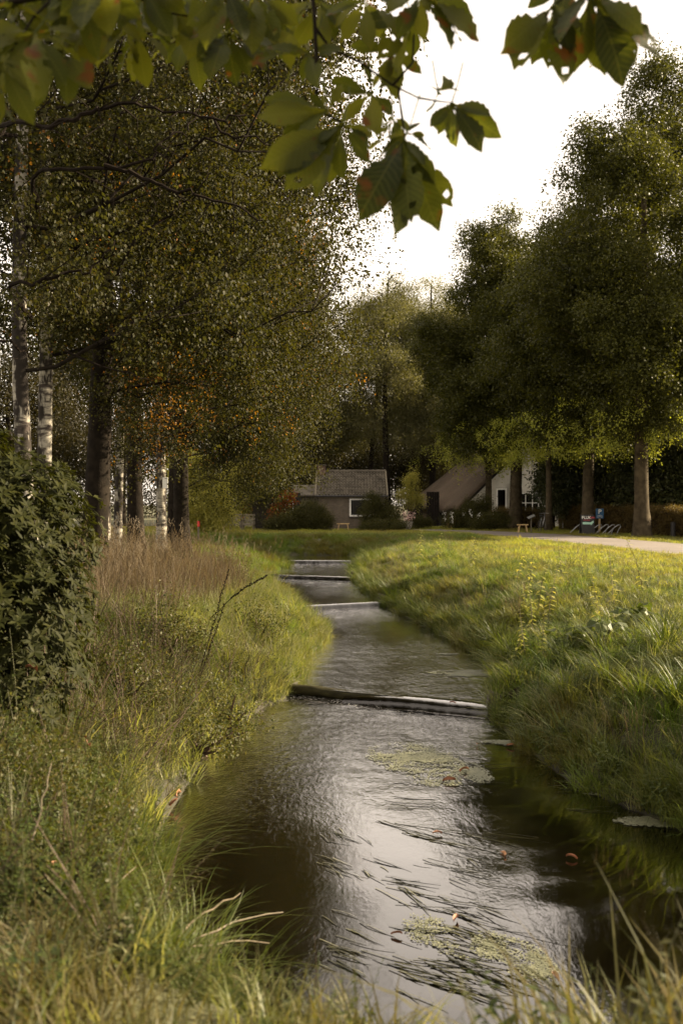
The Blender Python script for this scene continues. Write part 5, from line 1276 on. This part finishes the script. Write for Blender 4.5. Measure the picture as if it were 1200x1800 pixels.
for i, (px, D, s) in enumerate([(905, 21, 1), (928, 20, 1.05), (915, 17.5, .9), (945, 17.2, 1.1), (962, 16.6, 1), (935, 16.2, .9), (925, 14.6, .8), (898, 14.5, .8), (1080, 16, 1.1), (1050, 14.6, .95), (735, 30, 1), (768, 27, 1), (830, 25, .9), (1130, 17, 1.1), (990, 19, 1.1), (955, 14.0, .75)]):
    x = (px - 600) / F * D; root = empty('nettle', (x, D, gz(x, D) - .02), i * 1.7); tag(root, nlab[i], 'nettle', 'nettles on the grassy slope'); root.scale = (s,) * 3
    for nm, me in zip(('stem', 'leaves'), NT[i % 4]):
        o = link(nm, me, root)
        if nm == 'leaves': o['kind'] = 'stuff'
    root.rotation_euler[0] = .15 * math.sin(i * 2.3); root.rotation_euler[1] = .15 * math.cos(i * 1.9)

def broad_leaf(seed):
    r = np.random.RandomState(seed); V = [(0, 0, 0)]; n = 14
    for i in range(n):
        a = math.pi * (.12 + 1.76 * i / (n - 1)) - math.pi; rr = .105 * (1 + .25 * math.cos(a)) * r.uniform(.92, 1.06); V.append((rr * math.cos(a) * 1.15 + .02, rr * math.sin(a), .03 * math.sin(a * 3) - .25 * rr))
    return np_mesh('leaf', V, [[0, i, i + 1] for i in range(1, n)], M['green_weed'])
BL = [broad_leaf(s) for s in range(3)]
for i, (px, D, lab) in enumerate([(1015, 13.6, 'burdock with broad wrinkled leaves in the slope grass'), (1060, 13.2, 'second burdock, lower and nearer the sedge'), (1120, 13.9, 'burdock close to the picture edge')]):
    x = (px - 600) / F * D; root = empty('burdock', (x, D, gz(x, D))); tag(root, lab, 'burdock', 'burdocks on the slope'); r = np.random.RandomState(i)
    for q in range(15):
        a = q * .9 + r.uniform(-.2, .2); h = r.uniform(.16, .34); e_ = r.uniform(.1, .3); p = (math.cos(a) * e_, math.sin(a) * e_, h)
        o = link('leaf', BL[q % 3], root, p, (r.uniform(-.3, .3), r.uniform(.1, .5), a)); o.scale = (r.uniform(.7, 1.05),) * 3
        mb = MB(); mb.tube([(-p[0] , -p[1], -h), (-p[0] * .3, -p[1] * .3, -h * .4), (0, 0, 0)], .005, 4, False); s_ = mb.build('stalk', M['sedge'], root, loc=p)

# dark seeding dock stems over the dry grass, pale dead stalks in the near tangle
def stalk(lab, p0, p1, rad, mat, spikes=0, sag=.05, name='dead_stalk', cat='stalk', g='dead stalks in the near weeds'):
    a, b = Vector(p0), Vector(p1); root = empty(name, a); tag(root, lab, cat, g); L = (b - a).length; r = np.random.RandomState(int(L * 1000))
    pts = [(b - a) * t + Vector((0, 0, sag * math.sin(math.pi * t))) + Vector(r.normal(0, .006, 3)) for t in np.linspace(0, 1, 8)]
    mb = MB(); mb.tube(pts, [rad * (1 - .6 * t) for t in np.linspace(0, 1, 8)], 5); mb.build('stem', M[mat], root)
    if spikes:
        mb = MB()
        for i in range(spikes):
            t = .35 + .65 * i / spikes; q = (b - a) * t + Vector((0, 0, sag * math.sin(math.pi * t))); d = Vector(r.normal(0, 1, 3)).normalized() * .012
            mb.box((-.006, -.006, -.006), (.006, .006, .006), Matrix.Translation(q + d) @ Matrix.Rotation(r.uniform(0, 3), 4, 'X'))
        mb.build('seeds', M['twig'], root)['kind'] = 'stuff'
    return root
DK = dict(name='dock_stem', cat='dock', g='dark dock stems over the dry grass')
stalk('dark dock stem bent out towards the water', P(372, 1085, 12.6), P(470, 1012, 12.4), .006, 'twig', 70, .06, **DK)
stalk('upright dark dock stem at the edge of the dry grass', P(352, 1180, 12.2), P(402, 1000, 12.3), .007, 'twig', 60, .0, **DK)
stalk('short dark dock stem low in the scrub', P(340, 1230, 11.8), P(395, 1060, 12.0), .006, 'twig', 50, .0, **DK)
for i, (a, b, rd, lab) in enumerate([((270, 1690, 4.6), (500, 1600, 5.2), .007, 'pale dead stalk reaching furthest over the water'), ((300, 1660, 4.5), (425, 1575, 5.0), .006, 'pale dead stalk crossing above the long one'), ((160, 1650, 4.2), (235, 1525, 4.8), .006, 'thin pale stalk standing steeply in the weeds'), ((210, 1700, 4.2), (470, 1655, 5.0), .006, 'lower dead stalk lying almost level'), ((215, 1730, 4.0), (420, 1790, 4.6), .005, 'dead stalk sinking towards the bottom grass'), ((60, 1480, 4.2), (95, 1340, 4.4), .005, 'fine upright stalk blurred before the rhododendron'), ((0, 1620, 4.0), (110, 1480, 4.6), .004, 'slanting stalk beside the fine upright one')]):
    stalk(lab, P(*a), P(*b), rd, 'dry_stem', 0, .04)

# reeds at the far left weir
for i, (px, D, lab) in enumerate([(492, 36.5, 'reed clump leaning over the third weir pool'), (476, 37.5, 'reed clump on the left end of the farthest weir'), (505, 35.8, 'lowest reed clump, nearest the thin weir'), (655, 35, 'pale reed clump on the right bank beyond the second weir'), (672, 33.5, 'pale reed clump nearer than the other at the right bank')]):
    x = (px - 600) / F * D; plant('reed_clump', lab, 'reeds', 'reed clumps by the far weirs', x, D, SEDGE[i % 3], 'blades', 1.05, i * 1.1)

# yellow iris blades, near left
for i, (px, D, s, lab) in enumerate([(270, 6.3, .85, 'long curling blade clump with tips hanging over the black water'), (355, 5.3, .9, 'arching blade clump between the long pale stalks'), (250, 6.6, .8, 'upright iris-like blade clump at the near waterline'), (330, 6.0, .75, 'blade clump arching furthest over the dark water'), (400, 5.0, .7, 'low blade clump at the very front of the bank'), (210, 5.4, .7, 'blade clump behind the crossing dead stalks'), (285, 7.4, .7, 'blade clump under the two orange leaves')]):
    x = (px - 600) / F * D; plant('blade_clump', lab, 'sedge', 'blade clumps on the near bank', x, D, SEDGE[(i + 1) % 3], 'blades', s, i * 2.1)

# ------------------------------------------------------------------ on the water
def on_water(px, py, dz=0.0):
    for z in LEVEL:
        D = (EYE - z) / ((py - HY) / F); x = (px - 600) / F * D
        if abs(WZ(x, D) - z) < .01: return x, D, z + dz
    return x, D, z + dz

def scum(lab, px, py, w, l, n, seed, ang=0.0, rad=.0085, holes=.0):
    n = int(n * 1.6)
    cx, cy, z = on_water(px, py); r = np.random.RandomState(seed); m = n * 4
    q = r.uniform(-1, 1, (m, 2)); rr = np.hypot(q[:, 0], q[:, 1]); th = np.arctan2(q[:, 1], q[:, 0])
    x = q[:, 0] * w / 2; y = q[:, 1] * l / 2; wx = x + .05 * np.sin(y * 9 + seed); edge = .74 + .30 * lumps(wx, y * .6, 5.0, seed + 7) + .12 * lumps(x, y, 19, seed + 9)
    nz = lumps(x, y, 7.5, seed) + .6 * lumps(x, y, 26, seed + 1)
    k = (rr < edge) & (nz > holes - .30 - (1 - rr) * .45) & (r.uniform(0, 1, m) < np.clip((edge - rr) * 2.2 + .05, 0, 1) * np.clip(.55 + nz * 1.5, .15, 1)); x, y = x[k][:n], y[k][:n]
    c, s = math.cos(ang), math.sin(ang); X = cx + x * c - y * s; Y = cy + x * s + y * c
    k = poly_dist(X, Y) < .05; X, Y = X[k], Y[k]; m = len(X); R_ = rad * r.uniform(.5, 1.5, m); a = r.uniform(0, 6.28, m)[:, None] + np.arange(5) * 1.2566
    V = np.stack([X[:, None] - cx + np.cos(a) * R_[:, None], Y[:, None] - cy + np.sin(a) * R_[:, None], np.repeat((.006 + r.uniform(0, .004, m))[:, None], 5, 1)], -1).reshape(-1, 3)
    f = np.arange(m * 5).reshape(-1, 5); o = link('algae_mat', np_mesh('algae_mat', V, f, M['scum']), None, (cx, cy, z)); tag(o, lab, kind='stuff')
scum('broad grey-green algae mat below the nearest weir', 740, 1338, 1.25, 2.3, 7000, 1, .15, holes=.05)
scum('algae tongue trailing right of the broad mat', 835, 1360, .45, 1.2, 1600, 2, .1, holes=.2)
scum('thin algae streak reaching towards the bank', 880, 1306, 1.0, .35, 1500, 3, -.1)
scum('pale algae patch above the nearest weir', 812, 1184, 1.3, .8, 2600, 4, holes=.22)
scum('small wisp of algae near the right bank', 785, 1150, .6, .4, 500, 5, holes=.3)
scum('small algae mat against the sedge', 1062, 1393, .75, .32, 1500, 6, .1, holes=.05)
scum('ragged algae mat at the picture edge', 1150, 1445, .9, .45, 1500, 7, holes=.25)
scum('algae patch at the foot of the water weed', 895, 1680, .50, .95, 2300, 8, .5, rad=.0065, holes=.12)
scum('drifting algae inside the water weed', 770, 1640, .5, .9, 800, 9, .6, holes=.35, rad=.0065)

def ribbons():
    r = np.random.RandomState(21); V = []; Fc = []
    def one(x, y, z, ang, L, w, lift):
        n = 7; o = len(V); a = ang; px, py = x, y
        for i in range(n + 1):
            t = i / n; q = w * (1 - t ** 3) * .5 + .001; V.append((px - math.sin(a) * q, py + math.cos(a) * q, z + .004 + lift * math.sin(math.pi * t))); V.append((px + math.sin(a) * q, py - math.cos(a) * q, z + .006 + lift * math.sin(math.pi * t) * 1.1))
            a += r.normal(0, .07); px += math.cos(a) * L / n; py += math.sin(a) * L / n
        for i in range(n): Fc.append([o + 2 * i, o + 2 * i + 1, o + 2 * i + 3, o + 2 * i + 2])
    def clump(px, py, m, ang, L, sp=.05):
        x, y, z = on_water(px, py)
        if float(poly_dist(np.array([x]), np.array([y]))[0]) > -.12: return
        for _ in range(m): one(x + r.normal(0, sp), y + r.normal(0, sp), z, ang + r.normal(0, .16), L * r.uniform(.5, 1.2), r.uniform(.004, .009), r.uniform(0, .008))
    for i in range(62):       # the raft in the bright reflection
        t = r.uniform(0, 1); px = 640 + 170 * r.uniform(0, 1) + 60 * t; py = 1440 + 300 * t; clump(px + r.normal(0, 15), py, r.randint(2, 6), -.62 + r.normal(0, .12), r.uniform(.22, .5))
    for i in range(16): clump(r.uniform(540, 640), r.uniform(1420, 1540), r.randint(1, 4), -.9 + r.normal(0, .2), r.uniform(.12, .3))
    for i in range(12): clump(r.uniform(570, 620), r.uniform(1600, 1720), r.randint(1, 4), -.7, r.uniform(.2, .35))
    for i in range(18): clump(r.uniform(670, 860), r.uniform(1330, 1420), r.randint(1, 4), r.uniform(-.5, .1), r.uniform(.2, .45))
    for i in range(10): clump(r.uniform(960, 1120), r.uniform(1360, 1430), 2, r.uniform(-.3, .3), .35)
    me = np_mesh('water_weed', V, Fc, M['ribbon']); tag(link('water_weed', me), 'ribbons of water weed combed out by the current', kind='stuff')
ribbons()

def curled_leaf(seed):
    r = np.random.RandomState(seed); V = []; Fc = []; n = 6
    for i in range(n + 1):
        t = i / n; w = .36 * math.sin(math.pi * min(1, t * .93 + .04)) ** .8; zc = .16 * math.sin(t * 3) * r.uniform(.8, 1.2)
        for s in (-1, -.5, 0, .5, 1): V.append((t - .5, s * w * .5 + .04 * math.sin(t * 5 + seed), zc + abs(s) ** 1.5 * .17 + r.normal(0, .012)))
    for i in range(n):
        for j in range(4): q = i * 5 + j; Fc.append([q, q + 1, q + 6, q + 5])
    return Fc, V
CL = []
for s in range(4):
    f, v = curled_leaf(s); CL.append((np_mesh('fallen_leaf', v, f, M['fallen'], True), np_mesh('fallen_leaf', v, f, M['fallen_pale'], True)))
FL = 'brown leaves afloat on the stream'
for i, (px, py, s, lab) in enumerate([(816, 1357, .14, 'brown leaf lying on the right tongue of the algae mat'), (789, 1375, .16, 'curled brown leaf at the lower edge of the algae mat'), (768, 1468, .10, 'brown leaf caught at the top of the water weed'), (881, 1503, .13, 'upright curled brown leaf at the edge of the bright reflection'), (1004, 1511, .11, 'lone brown leaf floating on the black still water'), (800, 1619, .11, 'red-brown leaf in the middle of the water weed'), (975, 1722, .11, 'dark brown leaf floating nearest the front grass'), (897, 1313, .12, 'brown leaf on the thin algae streak'), (838, 1311, .09, 'small brown leaf left on the algae streak'), (795, 1238, .09, 'small leaf stuck on the lip of the nearest weir'), (697, 1646, .09, 'small leaf tangled low in the water weed')]):
    x, y, z = on_water(px, py, .012); r = np.random.RandomState(i); o = link('fallen_leaf', CL[i % 4][i % 5 == 3], None, (x, y, z), (r.normal(0, .3) + (1.1 if i == 3 else 0), r.normal(0, .25), r.uniform(0, 6))); o.scale = (s * .8,) * 3; tag(o, lab, 'leaf', FL)
BLf = 'orange dead leaves lying in the bank weeds'
for i, (px, py, D, s, lab) in enumerate([(316, 1398, 8.9, .15, 'bright orange leaf at the waterline under the bank grass'), (278, 1452, 8.0, .11, 'small orange leaf below the bright one'), (306, 1412, 8.8, .10, 'darker orange leaf touching the bright one'), (52, 1625, 4.5, .13, 'orange leaf on top of the blurred heap'), (88, 1650, 4.4, .16, 'large pale crumpled leaf in the blurred heap'), (60, 1672, 4.3, .14, 'deep orange leaf at the foot of the blurred heap'), (100, 1690, 4.3, .10, 'small rusty leaf below the blurred heap'), (56, 1178, 6.35, .12, 'brown leaf hanging in the rhododendron'), (152, 1305, 6.9, .09, 'rusty leaf below the rhododendron edge'), (865, 1357 - 4, 11.3, .14, 'rusty leaf among the sedge foot'), (1005, 1308, 11.6, .13, 'rusty leaf hanging in the sedge blades'), (1028, 1268, 12, .10, 'small rusty leaf in the grass above the sedge')]):
    x, y, z = P(px, py, D); r = np.random.RandomState(i + 50)
    o = link('fallen_leaf', CL[i % 4][1 if i == 4 else 0], None, (x, y, max(z, gz(x, y) + .03)), (r.normal(0, .5), r.normal(0, .5), r.uniform(0, 6))); o.scale = (s,) * 3; tag(o, lab, 'leaf', BLf)

# ------------------------------------------------------------------ the horse chestnut boughs hanging into the top of the picture
def leaflet_mesh(seed, holes=0):
    r = np.random.RandomState(seed); n = 15; L = .24; V = []; Fc = []
    cols = (-1, -.5, 0, .5, 1)
    for i in range(n + 1):
        t = i / n; w = .325 * L * .5 * (math.sin(math.pi * t ** 1.9) ** .75 * min(1, t * 2.2 + .12) if t < 1 else 0) + .002
        if t > .93: w *= .7
        for j, c in enumerate(cols):
            ser = (1 + (.05 if i % 2 else -.04) + r.normal(0, .025)) if abs(c) == 1 else 1
            x = c * w * ser; y = t * L - abs(c) * w * .25
            z = abs(x) * .22 + (.0035 if i % 2 else -.0035) * abs(c) - .42 * L * t ** 2.3 * .55 + .01 * math.sin(t * 5 + seed) * c
            V.append((x, y, z))
    for i in range(n):
        for j in range(4):
            if holes and r.uniform() < holes * (1.6 if j in (0, 3) else .6) and i > 3: continue
            q = i * 5 + j; Fc.append([q, q + 1, q + 6, q + 5])
    return np_mesh('leaflet', V, Fc, M['chestnut'], True)
LFT = [leaflet_mesh(s) for s in range(4)] + [leaflet_mesh(9, .05), leaflet_mesh(10, .09)]

def bough(lab, twigs, leaves, seed):
    h = P(*twigs[0][0][0]); root = empty('chestnut_bough', h); tag(root, lab, 'branch', 'horse chestnut boughs hanging over the stream'); o0 = Vector(h); r = np.random.RandomState(seed)
    for pts, r0 in twigs:
        w = [Vector(P(*p)) - o0 for p in pts]
        w = [Vector(q) for q in (lambda A: A)(w)]; mb = MB(); mb.tube(w, [r0 * (1 - .5 * i / (len(w) - 1)) for i in range(len(w))], 6); mb.build('twig', M['bark'], root, smooth=True)
    for hub, tips, hol in leaves:
        H = Vector(P(*hub)); stem = Vector((r.normal(0, .03), r.normal(0, .04), .10)); leaf = MB()
        leaf.tube([stem + Vector((0, 0, .02)), stem * .5, Vector((0, 0, 0))], [.0025, .0022, .003], 5); lf = leaf.build('leaf', M['sedge'], root, loc=H - o0)
        ex = [((a_[0] * .5 + b_[0] * .5 - hub[0]) * .92 + hub[0], (a_[1] * .5 + b_[1] * .5 - hub[1]) * .92 + hub[1], r.uniform(-.05, .2)) for a_, b_ in zip(tips[::2], tips[1::2])] if len(tips) < 8 else []
        for i, t in enumerate(list(tips) + ex):
            px, py = t[:2]; dD = t[2] if len(t) > 2 else r.uniform(-.12, .12)
            T = Vector(P(px, py, hub[2] + dD)) - H; L = T.length; Y = T.normalized()
            nrm = Vector((r.normal(0, .35), -1 + r.normal(0, .3), .55 + r.normal(0, .3)))      # upper side, roughly up and outwards
            X = Y.cross(nrm).normalized(); Z = X.cross(Y).normalized()
            mt = Matrix((X, Y, Z)).transposed().to_4x4(); s = L / .235
            o = link('leaflet', LFT[(4 + (i % 2)) if r.uniform() < hol else r.randint(0, 4)], lf); o.matrix_local = mt @ Matrix.Rotation(r.normal(0, .25), 4, 'Y') @ Matrix.Rotation(.22, 4, 'X') @ Matrix.Diagonal((s * r.uniform(.9, 1.15), s, s, 1))
    return root

SQ = [spray('chestnut_spray', M['row_leaf'], 26, .8, .5, .24, .45, .5, s + 200, lean=.7) for s in range(2)]
tree('chestnut_tree', 'unseen horse chestnut, crown shaped for shade, whose boughs hang into the top of the view', 'tree', None, (7.5, -4.5), 11.5, .34, M['bark'], SQ, [(-3, 5, 7.6, 3.6, 3.6, 1.9, 1.5), (-.5, 2, 7.5, 4.0, 4.5, 2.8, 2), (-6, 4, 7.8, 3, 3, 1.8, 1.0), (-2.2, 7.5, 7.3, 1.8, 2.2, 1.5, .7), (-2.5, 9.2, 7.4, 1.7, 2.2, 1.5, .9)], tips=230, per=7, seed=900, step=.8, jitter=.5)  # out-of-view tree of these boughs; last crown lobe shaped to shade the left ones
bough('chestnut bough reaching in alone at the top with ragged leaves', [([(1060, -60, 3.2), (1040, -25, 3.2), (1020, -10, 3.2)], .006), ([(1040, -25, 3.2), (1000, -12, 3.2), (972, 10, 3.2)], .004)],
      [((972, 12, 3.2), [(884, 88), (905, 118), (935, 110), (988, 146), (1000, 90), (1020, 60)], .9),
       ((1035, -12, 3.15), [(1010, 122), (1062, 128), (1092, 146), (1154, 98), (1125, 55), (985, 70)], .2),
       ((1000, -30, 3.4), [(930, 10), (1060, 20), (980, 40)], .2)], 1)
bough('chestnut bough with the large leaves hanging lowest over the water', [([(545, -50, 3.3), (552, 20, 3.3), (556, 100, 3.3), (557, 180, 3.3), (572, 200, 3.3), (602, 216, 3.3)], .008), ([(552, 45, 3.3), (580, 85, 3.35), (630, 108, 3.4), (690, 150, 3.4), (735, 172, 3.4)], .006), ([(700, 158, 3.4), (706, 210, 3.35), (712, 245, 3.3)], .004), ([(735, 172, 3.4), (770, 178, 3.4), (792, 180, 3.4)], .004), ([(690, 150, 3.4), (725, 110, 3.5), (728, 30, 3.5), (740, -40, 3.5)], .005)],
      [((575, 196, 3.25), [(458, 206), (470, 175), (500, 232), (530, 240), (600, 150), (545, 165)], .1),
       ((603, 218, 3.2), [(463, 292), (505, 330), (556, 340), (600, 310), (648, 285), (655, 240), (560, 250)], .1),
       ((652, 165, 3.5), [(585, 140), (600, 215), (660, 235), (690, 200), (700, 140), (640, 110)], .2),
       ((710, 245, 3.2), [(632, 380), (652, 345), (692, 412), (722, 385), (742, 292), (792, 358), (768, 400)], .35),
       ((715, 235, 3.4), [(650, 260), (680, 300), (755, 262), (740, 215)], .2),
       ((793, 182, 3.3), [(757, 222), (770, 235), (802, 256), (845, 262), (878, 240), (862, 205)], .25),
       ((770, 160, 3.5), [(750, 195), (790, 140), (805, 160), (745, 150)], .4),
       ((545, 95, 3.35), [(440, 112), (470, 60), (505, 140), (560, 150), (600, 90)], .2),
       ((728, 40, 3.5), [(640, 40), (665, 100), (700, 125), (745, 90), (722, 70)], .3),
       ((738, -10, 3.3), [(700, 62), (745, 70), (790, 84), (836, 70), (828, 30), (680, 20)], .2),
       ((690, 90, 3.6), [(640, 130), (700, 170), (740, 130), (620, 80)], .3),
       ((640, 0, 3.4), [(570, 30), (600, 70), (650, 85), (700, 60), (705, 10)], .2),
       ((560, 0, 3.5), [(500, 30), (520, 80), (570, 90), (610, 60)], .2),
       ((500, 40, 3.7), [(440, 60), (455, 110), (510, 120), (545, 90)], .2),
       ((690, 205, 3.6), [(650, 190), (720, 230), (705, 265), (668, 240)], .3)], 2)
LV = []; r = np.random.RandomState(12)
for (hx, hy, D) in [(150, -10, 3.2), (200, 30, 3.4), (60, 60, 3.0), (25, 10, 3.1), (110, 90, 3.3), (0, 110, 3.0), (240, 50, 3.5), (300, 0, 3.6), (250, -20, 3.2), (350, 10, 3.7), (400, 60, 3.6), (395, -20, 3.3), (450, -10, 3.4), (60, -30, 3.2), (130, 20, 3.5), (480, 20, 3.8), (330, 60, 4.0), (180, -40, 3.0), (0, 50, 3.3)]:
    tips = []; n = 5 + r.randint(0, 3); base = 90 + r.normal(0, 12)
    for i in range(n):
        a = math.radians(base + (i - (n - 1) / 2) * r.uniform(24, 34)); L = (118 - abs(i - (n - 1) / 2) * 14) * r.uniform(.85, 1.1) * 3.2 / D
        tips.append((hx + math.cos(a) * L * 1.0, hy + math.sin(a) * L * r.uniform(.8, 1), r.uniform(-.15, .15)))
    LV.append(((hx, hy, D), tips, .12))
bough('broad chestnut bough filling the top corner above the birches', [([(-60, 20, 3.1), (40, 0, 3.1), (160, -20, 3.2), (300, -30, 3.4), (470, -45, 3.5)], .012), ([(100, -10, 3.2), (60, 30, 3.1), (20, 90, 3.0)], .005), ([(250, -25, 3.3), (280, 20, 3.5), (400, 40, 3.6)], .005)], LV, 3)
